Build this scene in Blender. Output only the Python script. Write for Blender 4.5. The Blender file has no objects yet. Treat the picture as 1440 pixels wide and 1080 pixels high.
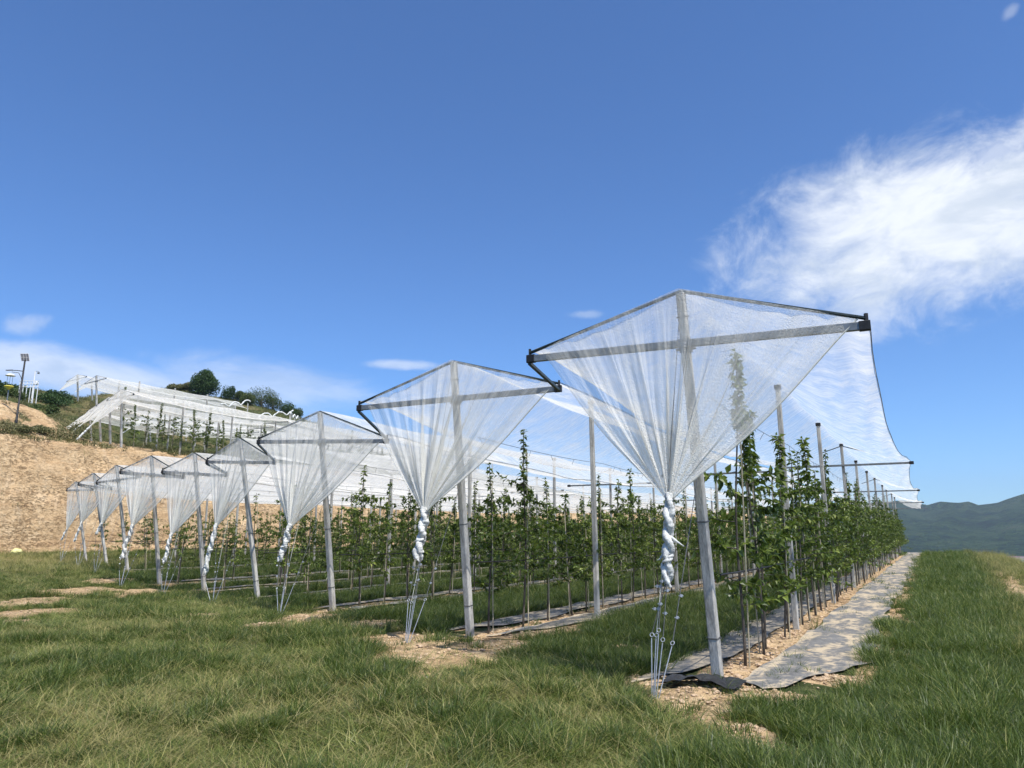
import bpy, math, random
import numpy as np
from mathutils import Vector, Matrix
rnd = random.Random(7)
R = np.random.default_rng(11)
scene = bpy.context.scene
COL = scene.collection
pi = math.pi

# ------------------------------------------------------------------ camera
CAMZ = 1.6
F = 1040.0
TH = math.atan(210 / F)
CT, ST = math.cos(TH), math.sin(TH)
cam = bpy.data.cameras.new('camera')
cam.sensor_width = 36; cam.lens = 36 * F / 1440
cam.clip_start = 0.1; cam.clip_end = 20000
camo = bpy.data.objects.new('camera', cam)
COL.objects.link(camo)
camo.location = (0, 0, CAMZ)
camo.rotation_euler = (pi / 2 + TH, 0, 0)
scene.camera = camo

# ------------------------------------------------------------------ site coordinates
# u = metres across the rows (right positive), s = metres along the rows
YAW = math.radians(29.08)
RX, RY = math.sin(YAW), math.cos(YAW)
PX, PY = RY, -RX
OX, OY = 2.25, 8.49
def W(u, s, z=0.0):
    return Vector((OX + u * PX + s * RX, OY + u * PY + s * RY, z))
def US(x, y):
    dx, dy = x - OX, y - OY
    return dx * PX + dy * PY, dx * RX + dy * RY
def ray(x, y):
    a = (x - 720) / F; b = (540 - y) / F
    return (a, CT - b * ST, ST + b * CT)
def meas_ground(x, y, z=0.0):          # survey of the photograph -> metres on the ground
    r = ray(x, y); t = (z - CAMZ) / r[2]
    return US(r[0] * t, r[1] * t)
def meas_depth(x, y, D):
    r = ray(x, y); t = D / r[1]
    u, s = US(r[0] * t, D)
    return u, s, CAMZ + r[2] * t
def meas_plane(x, y, s0):              # on the vertical plane s = s0
    r = ray(x, y)
    c0 = (-OX) * RX + (-OY) * RY
    k = r[0] * RX + r[1] * RY
    t = (s0 - c0) / k
    u, s = US(r[0] * t, r[1] * t)
    return u, s0, CAMZ + r[2] * t

# ------------------------------------------------------------------ noise
def _hash(ix, iy, seed):
    n = (ix * 374761393 + iy * 668265263 + seed * 974634777) & 0x7fffffff
    n = ((n ^ (n >> 13)) * 1274126177) & 0x7fffffff
    n = (n ^ (n >> 16)) & 0xffff
    return n / 65535.0
def vnoise(x, y, seed=0):
    x = np.asarray(x, float); y = np.asarray(y, float)
    ix = np.floor(x).astype(np.int64); iy = np.floor(y).astype(np.int64)
    fx = x - ix; fy = y - iy
    fx = fx * fx * (3 - 2 * fx); fy = fy * fy * (3 - 2 * fy)
    a = _hash(ix, iy, seed); b = _hash(ix + 1, iy, seed)
    c = _hash(ix, iy + 1, seed); d = _hash(ix + 1, iy + 1, seed)
    return (a * (1 - fx) + b * fx) * (1 - fy) + (c * (1 - fx) + d * fx) * fy
def fbm(x, y, seed=0, o=4):
    t = 0; a = .5; k = 1.0; n = 0
    for i in range(o):
        t = t + a * vnoise(np.asarray(x) * k, np.asarray(y) * k, seed + i * 17); n += a
        a *= .5; k *= 2.03
    return t / n
def sst(x, a, b):
    t = np.clip((np.asarray(x, float) - a) / (b - a), 0, 1)
    return t * t * (3 - 2 * t)

# ------------------------------------------------------------------ terrain height
HU = [-300, -180, -150, -132, -118, -107, -91, -75, -66, -60, -57, -54]
HZ = [24, 28, 30.5, 31, 26.5, 21.5, 17.4, 12.6, 10.2, 9.3, 8.8, 8.15]
def height(u, s, detail=True):
    u = np.asarray(u, float); s = np.asarray(s, float)
    z = -0.19 * np.exp(-((u + 17) / 5.5) ** 2) + 0.1 * sst(-u, 25, 32) + 0.22 * sst(-u, 38, 49)
    z = z + 0.05 * (fbm(u * .35, s * .35, 3) - .5) * sst(np.hypot(u - 2, s + 8), 2, 6)
    if detail:
        z = z + 0.05 * (fbm(u * 2.1, s * 2.1, 5, 3) - .5)
    # clay bank on the left
    wob = 1.3 * (fbm(s * .09, s * 0 + 3.3, 21) - .5) + (.55 * (fbm(s * .9, u * .9, 22, 4) - .5) if detail else 0)
    up = np.interp(u, HU, HZ)
    small = 1 - sst(s, 55, 92)
    up = np.where(up > 21.5, 21.5 + (up - 21.5) * (1 - .85 * small), up)
    up = up - sst(s, 104, 200) * np.clip(up - 10, 0, 40) * .75
    up = up + 2.5 * sst(-(u + 1.6 * wob), 57, 62.5) * (1 - sst(s + 1.5 * wob, 24, 30)) * (1 - sst(-u, 70, 90))
    t = np.clip((-(u + wob) - 50.2) / 3.9, 0, 1)
    face = np.where(t < .12, t * 2.2, .264 + (t - .12) * (.736 / .88))
    face = face + (.018 * np.sin(t * 19 + 3 * fbm(s * .12, s * 0, 31)) * (t > 0) * (t < 1) if detail else 0)
    k = np.where(u < -54.0, 1.0, face)
    z = z * (1 - k) + up * k
    if detail:
        z = z + .5 * (fbm(u * .22, s * .22, 41) - .5) * sst(-u, 58, 75) * 2.5
        z = z + .25 * (fbm(u * 1.3, s * 1.3, 43) - .5) * sst(-u, 50, 52) * 1.6
    bk = sst(-u, 49.6, 50.6) * (1 - sst(-u, 54.5, 56))
    if detail:
        z = z + bk * (.55 * (fbm(s * 1.1, u * 2.6, 45, 4) - .5) + .25 * (fbm(s * 4, u * 8, 46, 2) - .5))
    # right hand brow and far end fall to the valley
    edge = 5.9 + .8 * (fbm(s * .15, s * 0 + 1, 51) - .5)
    drop = np.clip(u - edge, 0, None)
    z = z - np.where(drop < 1.6, .35 * drop ** 2, .896 + (drop - 1.6) * .95)
    far = np.clip(s - 64 + np.clip(-u, 0, 50) * -.3, 0, None) * (1 - sst(-u, 40, 48))
    z = z - np.where(far < 6, .02 * far ** 2, .72 + (far - 6) * .4)
    z = np.clip(z, -36, None)
    b = np.minimum.reduce([sst(u, -300, -265), 1 - sst(s, 300, 340), sst(s, -90, -60)])
    return z * b + -37 * (1 - b)
def H(u, s):
    return float(height(u, s))

# ------------------------------------------------------------------ node helpers
def mat_new(name):
    m = bpy.data.materials.new(name); m.use_nodes = True
    nt = m.node_tree; nt.nodes.clear()
    out = nt.nodes.new('ShaderNodeOutputMaterial')
    return m, nt, out
class NB:
    def __init__(s, nt): s.nt = nt
    def n(s, typ, **kw):
        nd = s.nt.nodes.new(typ)
        for k, v in kw.items():
            if k.startswith('i_'):
                nd.inputs[k[2:].replace('_', ' ')].default_value = v
            else: setattr(nd, k, v)
        return nd
    def l(s, a, b): s.nt.links.new(a, b)
    def math(s, op, a, b=None, c=None, clamp=False):
        nd = s.nt.nodes.new('ShaderNodeMath'); nd.operation = op; nd.use_clamp = clamp
        for i, v in enumerate((a, b, c)):
            if v is None: continue
            if isinstance(v, (int, float)): nd.inputs[i].default_value = v
            else: s.l(v, nd.inputs[i])
        return nd.outputs[0]
    def vmath(s, op, a, b=None):
        nd = s.nt.nodes.new('ShaderNodeVectorMath'); nd.operation = op
        for i, v in enumerate((a, b)):
            if v is None: continue
            if isinstance(v, (tuple, list, Vector)): nd.inputs[i].default_value = v
            else: s.l(v, nd.inputs[i])
        return nd.outputs['Value'] if op == 'DOT_PRODUCT' else nd.outputs[0]
    def noise(s, scale, vec=None, detail=4, rough=.55, dist=0):
        nd = s.nt.nodes.new('ShaderNodeTexNoise')
        nd.inputs['Scale'].default_value = scale; nd.inputs['Detail'].default_value = detail
        nd.inputs['Roughness'].default_value = rough; nd.inputs['Distortion'].default_value = dist
        if vec is not None: s.l(vec, nd.inputs['Vector'])
        return nd.outputs['Fac']
    def mapping(s, vec, sc=(1, 1, 1), rot=(0, 0, 0), loc=(0, 0, 0)):
        nd = s.nt.nodes.new('ShaderNodeMapping')
        nd.inputs['Scale'].default_value = sc; nd.inputs['Rotation'].default_value = rot; nd.inputs['Location'].default_value = loc
        s.l(vec, nd.inputs['Vector']); return nd.outputs[0]
    def ramp(s, fac, stops):
        nd = s.nt.nodes.new('ShaderNodeValToRGB')
        cr = nd.color_ramp
        while len(cr.elements) < len(stops): cr.elements.new(.5)
        for e, (p, c) in zip(cr.elements, stops):
            e.position = p; e.color = (*c, 1) if len(c) == 3 else c
        s.l(fac, nd.inputs[0]); return nd.outputs[0]
    def remap(s, v, a, b, c=0.0, d=1.0, smooth=True):
        nd = s.nt.nodes.new('ShaderNodeMapRange')
        if smooth: nd.interpolation_type = 'SMOOTHSTEP'
        nd.inputs[1].default_value = a; nd.inputs[2].default_value = b
        nd.inputs[3].default_value = c; nd.inputs[4].default_value = d
        s.l(v, nd.inputs[0]); return nd.outputs[0]
    def mix(s, fac, a, b, mode='MIX'):
        nd = s.nt.nodes.new('ShaderNodeMix'); nd.data_type = 'RGBA'; nd.blend_type = mode
        for i, v in ((0, fac), (6, a), (7, b)):
            if isinstance(v, (int, float)): nd.inputs[i].default_value = v
            elif isinstance(v, tuple): nd.inputs[i].default_value = (*v, 1) if len(v) == 3 else v
            else: s.l(v, nd.inputs[i])
        return nd.outputs[2]
    def bump(s, h, strength=.5, dist=.02):
        nd = s.nt.nodes.new('ShaderNodeBump')
        nd.inputs['Strength'].default_value = strength; nd.inputs['Distance'].default_value = dist
        s.l(h, nd.inputs['Height']); return nd.outputs[0]
def principled(b, out, color, rough=.8, normal=None, metal=0.0, spec=.3):
    p = b.n('ShaderNodeBsdfPrincipled')
    if isinstance(color, tuple): p.inputs['Base Color'].default_value = (*color, 1)
    else: b.l(color, p.inputs['Base Color'])
    if isinstance(rough, (int, float)): p.inputs['Roughness'].default_value = rough
    else: b.l(rough, p.inputs['Roughness'])
    p.inputs['Metallic'].default_value = metal
    p.inputs['Specular IOR Level'].default_value = spec
    if normal is not None: b.l(normal, p.inputs['Normal'])
    b.l(p.outputs[0], out.inputs['Surface']); return p
def mat_simple(name, c1, c2, scale=6, rough=.7, metal=0.0, bump=.3, bdist=.01, spec=.3, stretch=(1, 1, 1)):
    m, nt, out = mat_new(name); b = NB(nt)
    tc = b.n('ShaderNodeTexCoord').outputs['Object']
    v = b.mapping(tc, sc=stretch)
    n1 = b.noise(scale, v, 5, .6); n2 = b.noise(scale * 7, v, 3, .6)
    f = b.remap(b.math('ADD', b.math('MULTIPLY', n1, .65), b.math('MULTIPLY', n2, .35)), .35, .65)
    col = b.mix(f, c1, c2)
    principled(b, out, col, rough, b.bump(n2, bump, bdist), metal, spec)
    return m
def mat_leaf(name, stops, trans=.35, rough=.45, spec=.35):
    m, nt, out = mat_new(name); b = NB(nt)
    at = b.n('ShaderNodeAttribute', attribute_name='tint').outputs['Fac']
    oi = b.n('ShaderNodeObjectInfo').outputs['Random']
    f = b.math('ADD', b.math('MULTIPLY', at, .75), b.math('MULTIPLY', oi, .25))
    col = b.ramp(f, stops)
    p = b.n('ShaderNodeBsdfPrincipled'); b.l(col, p.inputs['Base Color'])
    p.inputs['Roughness'].default_value = rough; p.inputs['Specular IOR Level'].default_value = spec
    tr = b.n('ShaderNodeBsdfTranslucent')
    b.l(b.mix(.5, col, (.12, .2, .02), 'MIX'), tr.inputs['Color'])
    mx = b.n('ShaderNodeMixShader'); mx.inputs[0].default_value = trans
    b.l(p.outputs[0], mx.inputs[1]); b.l(tr.outputs[0], mx.inputs[2]); b.l(mx.outputs[0], out.inputs['Surface'])
    return m
def mat_net(name, col=(.97, .955, .885), streak=(26, 2.2), lo=.55, hi=1.7, wr=9.0, thread=.3):
    # translucent knitted hail net: coverage comes from the 'dens' attribute of the sheet
    m, nt, out = mat_new(name); b = NB(nt)
    uv = b.n('ShaderNodeUVMap').outputs[0]
    v = b.mapping(uv, sc=(streak[0], streak[1], 1))
    n1 = b.noise(1.0, v, 3, .65, .4)
    v2 = b.mapping(uv, sc=(streak[0] * 4.2, streak[1] * 1.2, 1))
    n2 = b.noise(1.0, v2, 2, .6, .3)
    v3 = b.mapping(uv, sc=(wr, wr * .6, 1), rot=(0, 0, .6))
    n3 = b.noise(1.0, v3, 4, .6, .9)
    f = b.math('ADD', b.math('MULTIPLY', b.remap(n1, .38, .66, smooth=False), .45),
               b.math('ADD', b.math('MULTIPLY', b.remap(n2, .42, .68, smooth=False), .3), b.math('MULTIPLY', n3, .25)))
    d = b.n('ShaderNodeAttribute', attribute_name='dens').outputs['Fac']
    k = b.remap(f, .15, .8, lo, hi, smooth=False)
    a = b.math('MULTIPLY', d, k, clamp=True)
    a = b.math('MINIMUM', a, .96)
    tr = b.n('ShaderNodeBsdfTransparent')
    # uneven threads of the knit
    th_ = b.noise(60.0, b.n('ShaderNodeNewGeometry').outputs['Position'], 2, .6)
    nn_ = b.bump(th_, thread, .02)
    df = b.n('ShaderNodeBsdfDiffuse'); b.l(nn_, df.inputs['Normal']); df.inputs[0].default_value = (*col, 1)
    tl = b.n('ShaderNodeBsdfTranslucent'); tl.inputs[0].default_value = (*col, 1); b.l(nn_, tl.inputs['Normal'])
    m1 = b.n('ShaderNodeMixShader'); m1.inputs[0].default_value = .5
    b.l(df.outputs[0], m1.inputs[1]); b.l(tl.outputs[0], m1.inputs[2])
    mx = b.n('ShaderNodeMixShader'); b.l(a, mx.inputs[0])
    b.l(tr.outputs[0], mx.inputs[1]); b.l(m1.outputs[0], mx.inputs[2]); b.l(mx.outputs[0], out.inputs['Surface'])
    return m

M = {}
M['concrete'] = mat_simple('concrete', (.27, .26, .235), (.56, .54, .49), 7, .9, 0, .8, .006, stretch=(1.6, 1.6, .3))
M['steel'] = mat_simple('galvanised_steel', (.17, .18, .18), (.28, .29, .29), 9, .5, .55, .1, .002)
M['darksteel'] = mat_simple('dark_painted_steel', (.018, .028, .028), (.05, .065, .062), 8, .45, .3, .1, .002)
M['black'] = mat_simple('black_plastic', (.012, .012, .013), (.03, .03, .03), 8, .5)
M['wire'] = mat_simple('wire', (.12, .12, .12), (.22, .22, .21), 20, .5, .5)
M['rod'] = mat_simple('bright_galvanised_rod', (.36, .39, .42), (.58, .6, .63), 30, .4, .5)
M['cord'] = mat_simple('pale_cord', (.45, .45, .38), (.62, .62, .55), 30, .8)
M['bundle'] = mat_simple('twisted_net_cloth', (.50, .50, .46), (.80, .80, .76), 22, .85, 0, .9, .012, stretch=(1, 1, .35))
M['bark'] = mat_simple('young_bark', (.06, .05, .04), (.14, .12, .095), 14, .85, 0, .6, .004, stretch=(1, 1, .3))
M['cane'] = mat_simple('bamboo_cane', (.33, .28, .18), (.5, .45, .33), 10, .6, 0, .2, .002)
M['white'] = mat_simple('white_paint', (.72, .72, .7), (.82, .82, .8), 6, .5)
M['panel'] = mat_simple('solar_cells', (.30, .32, .36), (.42, .44, .48), 12, .25)
M['yellow'] = mat_simple('yellow_plastic', (.75, .6, .06), (.85, .72, .12), 9, .5)
M['sack'] = mat_simple('yellow_woven_sack', (.65, .6, .2), (.78, .73, .35), 9, .8)
M['stone'] = mat_simple('clay_clod', (.42, .29, .18), (.62, .46, .30), 7, .95, 0, .8, .03)
M['clodarea'] = M['stone']
M['leaf'] = mat_leaf('fruit_leaf', [(0, (.022, .042, .008)), (.35, (.075, .12, .02)), (.65, (.19, .25, .04)), (1, (.36, .40, .10))], .38, .38, .45)
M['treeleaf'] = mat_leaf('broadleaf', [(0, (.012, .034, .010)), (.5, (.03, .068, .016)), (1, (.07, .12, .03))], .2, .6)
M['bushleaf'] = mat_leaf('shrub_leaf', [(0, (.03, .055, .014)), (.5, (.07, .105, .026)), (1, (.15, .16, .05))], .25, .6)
M['grass'] = mat_leaf('grass_blade', [(0, (.016, .032, .007)), (.25, (.04, .072, .012)), (.5, (.11, .155, .028)), (.78, (.28, .29, .075)), (1, (.60, .54, .25))], .34, .45, .35)
M['dry'] = mat_leaf('dry_blade', [(0, (.26, .27, .06)), (.5, (.36, .31, .13)), (1, (.52, .44, .24))], .3, .7, .2)
M['scrub'] = mat_leaf('scrub_leaf', [(0, (.05, .06, .02)), (.5, (.15, .15, .06)), (1, (.38, .31, .17))], .2, .7)
M['net'] = mat_net('hail_net_canopy', streak=(2.0, 5.0), lo=.68, hi=1.32, wr=2.2)
M['drape'] = mat_net('hail_net_drape', streak=(26, 1.3), lo=.68, hi=1.38, wr=7, thread=1.0)

def mat_ground():
    m, nt, out = mat_new('site_earth'); b = NB(nt)
    ps = b.n('ShaderNodeNewGeometry').outputs['Position']
    veg = b.n('ShaderNodeAttribute', attribute_name='veg').outputs['Fac']
    nA = b.noise(.6, ps, 6, .6); nB = b.noise(5, ps, 5, .65); nC = b.noise(38, ps, 3, .6)
    soil = b.ramp(b.math('ADD', b.math('MULTIPLY', nA, .5), b.math('MULTIPLY', nB, .5)),
                  [(.3, (.40, .26, .135)), (.5, (.56, .39, .215)), (.7, (.68, .52, .32))])
    # strata and weathering of the clay bank
    st = b.mapping(ps, sc=(.18, .18, 2.2))
    nS = b.noise(1.0, st, 6, .65, .5)
    soil = b.mix(b.remap(nS, .48, .62, 0, .5), soil, (.40, .25, .13))
    vs = b.mapping(ps, sc=(1.6, 1.6, .12))
    nV = b.noise(1.0, vs, 5, .6)
    soil = b.mix(b.remap(nV, .5, .75, 0, .4), soil, (.72, .55, .36))
    pit_shade = b.remap(b.noise(3.6, b.mapping(ps, sc=(1, 1, 2.2)), 7, .8, .5), .515, .57, 0, .8)
    pit_shade = b.math('MULTIPLY', pit_shade, b.remap(b.noise(.32, b.mapping(ps, sc=(1, 1, 2.5)), 4, .6, 1.0), .4, .6, .15, .8))
    soil = b.mix(pit_shade, soil, (.27, .165, .085))  # small dark dashes: shadows of hollows painted into the clay colour
    th = b.ramp(nB, [(.3, (.028, .042, .012)), (.52, (.07, .085, .028)), (.72, (.20, .18, .085))])
    f = b.remap(b.math('ADD', veg, b.math('MULTIPLY', b.math('SUBTRACT', nB, .5), .55)), .35, .62)
    col = b.mix(f, soil, th)
    hh = b.math('ADD', b.math('MULTIPLY', nB, .6), b.math('MULTIPLY', nC, .18))
    hh = b.math('ADD', hh, b.math('MULTIPLY', nS, .5))
    principled(b, out, col, .95, b.bump(b.math('SUBTRACT', hh, b.math('MULTIPLY', pit_shade, .45)), 1.0, .22), 0, .1)
    return m
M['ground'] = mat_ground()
def mat_mat():
    m, nt, out = mat_new('woven_weed_cloth'); b = NB(nt)
    ps = b.n('ShaderNodeNewGeometry').outputs['Position']
    st = b.mapping(ps, rot=(0, 0, YAW)); st = b.mapping(st, sc=(2.2, .8, 1))
    n1 = b.noise(1.3, st, 6, .7, .5); n2 = b.noise(9, ps, 4, .65); n3 = b.noise(120, ps, 2)
    dust = b.remap(b.math('ADD', b.math('MULTIPLY', n1, .7), b.math('MULTIPLY', n2, .3)), .46, .58)
    base = b.mix(b.remap(n2, .3, .7), (.12, .12, .115), (.195, .19, .18))
    col = b.mix(b.math('MULTIPLY', dust, .85), base, (.52, .42, .28))
    principled(b, out, col, .75, b.bump(b.math('ADD', n2, n3), .4, .02), 0, .3)
    return m
M['mat'] = mat_mat()
def mat_far():
    m, nt, out = mat_new('wooded_mountain'); b = NB(nt)
    ps = b.n('ShaderNodeNewGeometry').outputs['Position']
    n1 = b.noise(.006, ps, 5, .6); n2 = b.noise(.05, ps, 5, .7)
    f = b.math('ADD', b.math('MULTIPLY', n1, .5), b.math('MULTIPLY', n2, .5))
    col = b.ramp(f, [(.38, (.005, .017, .008)), (.47, (.018, .052, .014)), (.55, (.052, .10, .026)), (.63, (.08, .105, .045)), (.75, (.2, .18, .11))])
    principled(b, out, col, .95, b.bump(n2, 1, 60), 0, .1)
    return m
M['far'] = mat_far()
def mat_valley():
    m, nt, out = mat_new('valley_fields'); b = NB(nt)
    ps = b.n('ShaderNodeNewGeometry').outputs['Position']
    v = b.n('ShaderNodeTexVoronoi'); v.inputs['Scale'].default_value = .016; b.l(b.mapping(ps, sc=(1, .55, 1), rot=(0, 0, .4)), v.inputs['Vector'])
    n2 = b.noise(.03, ps, 6, .7); n3 = b.noise(.15, ps, 3, .7)
    c = b.ramp(b.math('ADD', b.math('MULTIPLY', b.n('ShaderNodeSeparateColor').outputs[0], 0), b.math('ADD', b.math('MULTIPLY', n2, .6), b.math('MULTIPLY', n3, .4))),
               [(.38, (.06, .075, .045)), (.48, (.2, .17, .16)), (.56, (.11, .12, .09)), (.64, (.4, .36, .33))])
    col = b.mix(.35, c, v.outputs['Color'], 'OVERLAY')
    principled(b, out, col, .95, None, 0, .1)
    return m
M['valley'] = mat_valley()

# ------------------------------------------------------------------ mesh helpers
class MB:
    def __init__(s): s.v = []; s.f = []; s.sm = False
    def add(s, vs, fs):
        o = len(s.v); s.v.extend([tuple(v) for v in vs]); s.f.extend([tuple(i + o for i in f) for f in fs])
    def bar(s, a, b, w, h, up=Vector((0, 0, 1)), ch=.0, w2=None, h2=None):
        # chamfered rectangular bar from a to b
        a = Vector(a); b = Vector(b); d = (b - a).normalized()
        x = d.cross(up)
        if x.length < 1e-4: x = d.cross(Vector((1, 0, 0)))
        x.normalize(); y = x.cross(d).normalized()
        w2 = w if w2 is None else w2; h2 = h if h2 is None else h2
        def ring(c, w, h):
            hw, hh = w / 2, h / 2
            if ch <= 0: pr = [(-hw, -hh), (hw, -hh), (hw, hh), (-hw, hh)]
            else: pr = [(-hw + ch, -hh), (hw - ch, -hh), (hw, -hh + ch), (hw, hh - ch), (hw - ch, hh), (-hw + ch, hh), (-hw, hh - ch), (-hw, -hh + ch)]
            return [c + x * p + y * q for p, q in pr]
        r1, r2 = ring(a, w, h), ring(b, w2, h2); n = len(r1)
        s.add(r1 + r2, [(i, (i + 1) % n, n + (i + 1) % n, n + i) for i in range(n)] + [tuple(range(n - 1, -1, -1)), tuple(range(n, 2 * n))])
    def tube(s, pts, rad, sides=6, caps=True):
        pts = [Vector(p) for p in pts]; n = len(pts); rs = []
        if not hasattr(rad, '__len__'): rad = [rad] * n
        ref = None
        for i, p in enumerate(pts):
            d = (pts[min(i + 1, n - 1)] - pts[max(i - 1, 0)])
            if d.length < 1e-9: d = Vector((0, 0, 1))
            d.normalize()
            if ref is None:
                ref = d.cross(Vector((.31, .52, .8)));
                if ref.length < .1: ref = d.cross(Vector((1, 0, 0)))
            x = (ref - d * ref.dot(d)).normalized(); ref = x; y = d.cross(x)
            rs.append([p + (x * math.cos(2 * pi * k / sides) + y * math.sin(2 * pi * k / sides)) * rad[i] for k in range(sides)])
        vs = [v for r in rs for v in r]; fs = []
        for i in range(n - 1):
            for k in range(sides):
                fs.append((i * sides + k, i * sides + (k + 1) % sides, (i + 1) * sides + (k + 1) % sides, (i + 1) * sides + k))
        if caps: fs += [tuple(range(sides - 1, -1, -1)), tuple((n - 1) * sides + k for k in range(sides))]
        s.add(vs, fs)
    def mesh(s, name, mat, smooth=False):
        me = bpy.data.meshes.new(name); me.from_pydata(s.v, [], s.f); me.materials.append(mat)
        if smooth: me.polygons.foreach_set('use_smooth', [True] * len(me.polygons))
        me.update(); return me
    def build(s, name, mat, parent=None, smooth=False):
        return link(name, s.mesh(name, mat, smooth), parent)
def link(name, me, parent=None, loc=None):
    o = bpy.data.objects.new(name, me); COL.objects.link(o)
    if parent is not None:
        o.parent = parent
        if loc is None: o.location = -Vector(parent.location) if parent.get('_abs') else (0, 0, 0)
    if loc is not None: o.location = loc
    return o
def empty(name, loc=(0, 0, 0), rz=0, absolute=True):
    # absolute: children meshes are written in world metres and offset back
    o = bpy.data.objects.new(name, None); COL.objects.link(o); o.location = loc; o.rotation_euler[2] = rz
    o.empty_display_size = .2
    if absolute: o['_abs'] = 1
    return o
def tag(o, label=None, cat=None, group=None, kind=None):
    if label: o['label'] = label
    if cat: o['category'] = cat
    if group: o['group'] = group
    if kind: o['kind'] = kind
    return o
def npmesh(name, V, Fq, mat, smooth=True, attrs=None, uv=None):
    me = bpy.data.meshes.new(name)
    V = np.asarray(V, np.float32); Fq = np.asarray(Fq, np.int32)
    k = Fq.shape[1]
    me.vertices.add(len(V)); me.vertices.foreach_set('co', V.ravel())
    me.loops.add(Fq.size); me.loops.foreach_set('vertex_index', Fq.ravel())
    me.polygons.add(len(Fq)); me.polygons.foreach_set('loop_start', np.arange(0, Fq.size, k, dtype=np.int32))
    me.polygons.foreach_set('loop_total', np.full(len(Fq), k, np.int32))
    me.polygons.foreach_set('use_smooth', np.full(len(Fq), smooth))
    me.update(calc_edges=True); me.validate()
    if mat is not None: me.materials.append(mat)
    for an, av in (attrs or {}).items():
        a = me.attributes.new(an, 'FLOAT', 'POINT'); a.data.foreach_set('value', np.asarray(av, np.float32).ravel())
    if uv is not None:
        l = me.uv_layers.new(name='UVMap'); l.data.foreach_set('uv', np.asarray(uv, np.float32)[Fq.ravel()].ravel())
    return me
def gridfaces(nu, nv):
    i = np.arange(nu - 1)[:, None] * nv + np.arange(nv - 1)[None, :]
    i = i.ravel()
    return np.stack([i, i + nv, i + nv + 1, i + 1], 1)
def WV(u, s, z):
    return np.stack([OX + u * PX + s * RX, OY + u * PY + s * RY, z], -1)
ORD = ['zeroth', 'first', 'second', 'third', 'fourth', 'fifth', 'sixth', 'seventh', 'eighth', 'ninth', 'tenth', 'eleventh', 'twelfth', 'thirteenth', 'fourteenth', 'fifteenth', 'sixteenth', 'seventeenth', 'eighteenth', 'nineteenth', 'twentieth']

# ------------------------------------------------------------------ rows (measured)
bases = [(1012, 962, 8.49), (663, 897, 12.1), (470, 858, 16.5), (365, 843, 20.5), (289, 833, 23.7), (226, 824, 25.9), (181, 802, 31.8), (152, 795, 36.4), (123, 791, 41.5)]
tops = [(957, 412), (638, 510), (450, 580), (338, 617), (274, 638), (213, 642), (164, 655), (132, 666), (107, 678)]
bars = [((750, 507), (1220, 461)), ((510, 575), (790, 548)), ((368, 622), (548, 621)), ((295, 650), (390, 651)), ((232, 664), (322, 669)), ((173, 664), (262, 672)), ((139, 679), (200, 671)), ((113, 681), (159, 688)), ((96, 690), (133, 689))]
gath = [(941, 700), (597, 718), (408, 740), (304, 739), (241, 752), (186, 740), (143, 737), (115, 735), (94, 745)]
bend = [(937, 826), (588, 790), (393, 790), (288, 808), (230, 793), (170, 787), (135, 752), (105, 762), (86, 760)]
ROWS = []
for i, (bx, by, D) in enumerate(bases):
    u, s, z = meas_depth(bx, by, D)
    tu, ts, tz = meas_depth(*tops[i], D - .55)
    r = dict(i=i, u=u, s=s, z=z, tu=tu, ts=ts, tz=tz)
    r['L'] = meas_plane(*bars[i][0], ts + .08); r['R'] = meas_plane(*bars[i][1], ts + .08)
    r['G'] = meas_plane(*gath[i], s - 1.0); r['B'] = meas_plane(*bend[i], s - 1.08)
    ROWS.append(r)
SEND = 57.0
NPOST = 5.4
rowname = lambda i: 'nearest net row' if i == 0 else ORD[i + 1] + ' net row from right'
rown = lambda i: 'nearest row' if i == 0 else ORD[i + 1] + ' row from right'

# ------------------------------------------------------------------ ground sheet
def axis(segs):
    out = [segs[0][0]]
    for a, b, st in segs:
        n = max(1, round((b - a) / st)); out += list(np.linspace(a, b, n + 1)[1:])
    return np.array(out)
ua = axis([(-300, -140, 6), (-140, -62, 1.3), (-62, -55, .35), (-55, -49, .13), (-49, -24, .6), (-24, -8, .35), (-8, 8.5, .16), (8.5, 14, .5), (14, 90, 3)])
sa = axis([(-90, -14, 4), (-14, -9, .5), (-9, 14, .16), (14, 30, .32), (30, 70, .42), (70, 112, .8), (112, 200, 3), (200, 340, 8)])
UU, SS = np.meshgrid(ua, sa, indexing='ij')
patches = []   # bare soil: (u, s, ru, rs)
def patch(x, y, rx, ry, z=0):
    u, s = meas_ground(x, y, z)
    u2, s2 = meas_ground(x + rx, y, z); u3, s3 = meas_ground(x, y - ry, z)
    patches.append((u, s, math.hypot(u2 - u, s2 - s), math.hypot(u3 - u, s3 - s), (u2 - u, s2 - s)))
for a in [(620, 925, 105, 24), (560, 905, 60, 16), (530, 880, 50, 9), (430, 870, 52, 9), (372, 882, 32, 6), (960, 990, 70, 28), (1045, 1040, 55, 28), (1010, 975, 60, 20),
          (905, 960, 40, 12), (345, 805, 14, 2), (275, 862, 36, 5), (190, 826, 34, 5), (150, 815, 40, 3), (60, 850, 60, 6), (30, 838, 50, 5), (20, 866, 40, 5), (110, 825, 60, 4), (125, 1008, 16, 3), (1130, 1065, 30, 8), (1095, 985, 75, 13), (1180, 958, 55, 10), (1235, 915, 30, 10), (1255, 870, 20, 10),
          (700, 912, 70, 12), (760, 890, 90, 8), (880, 912, 34, 6), (640, 800, 20, 2)]:
    patch(*a)
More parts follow.
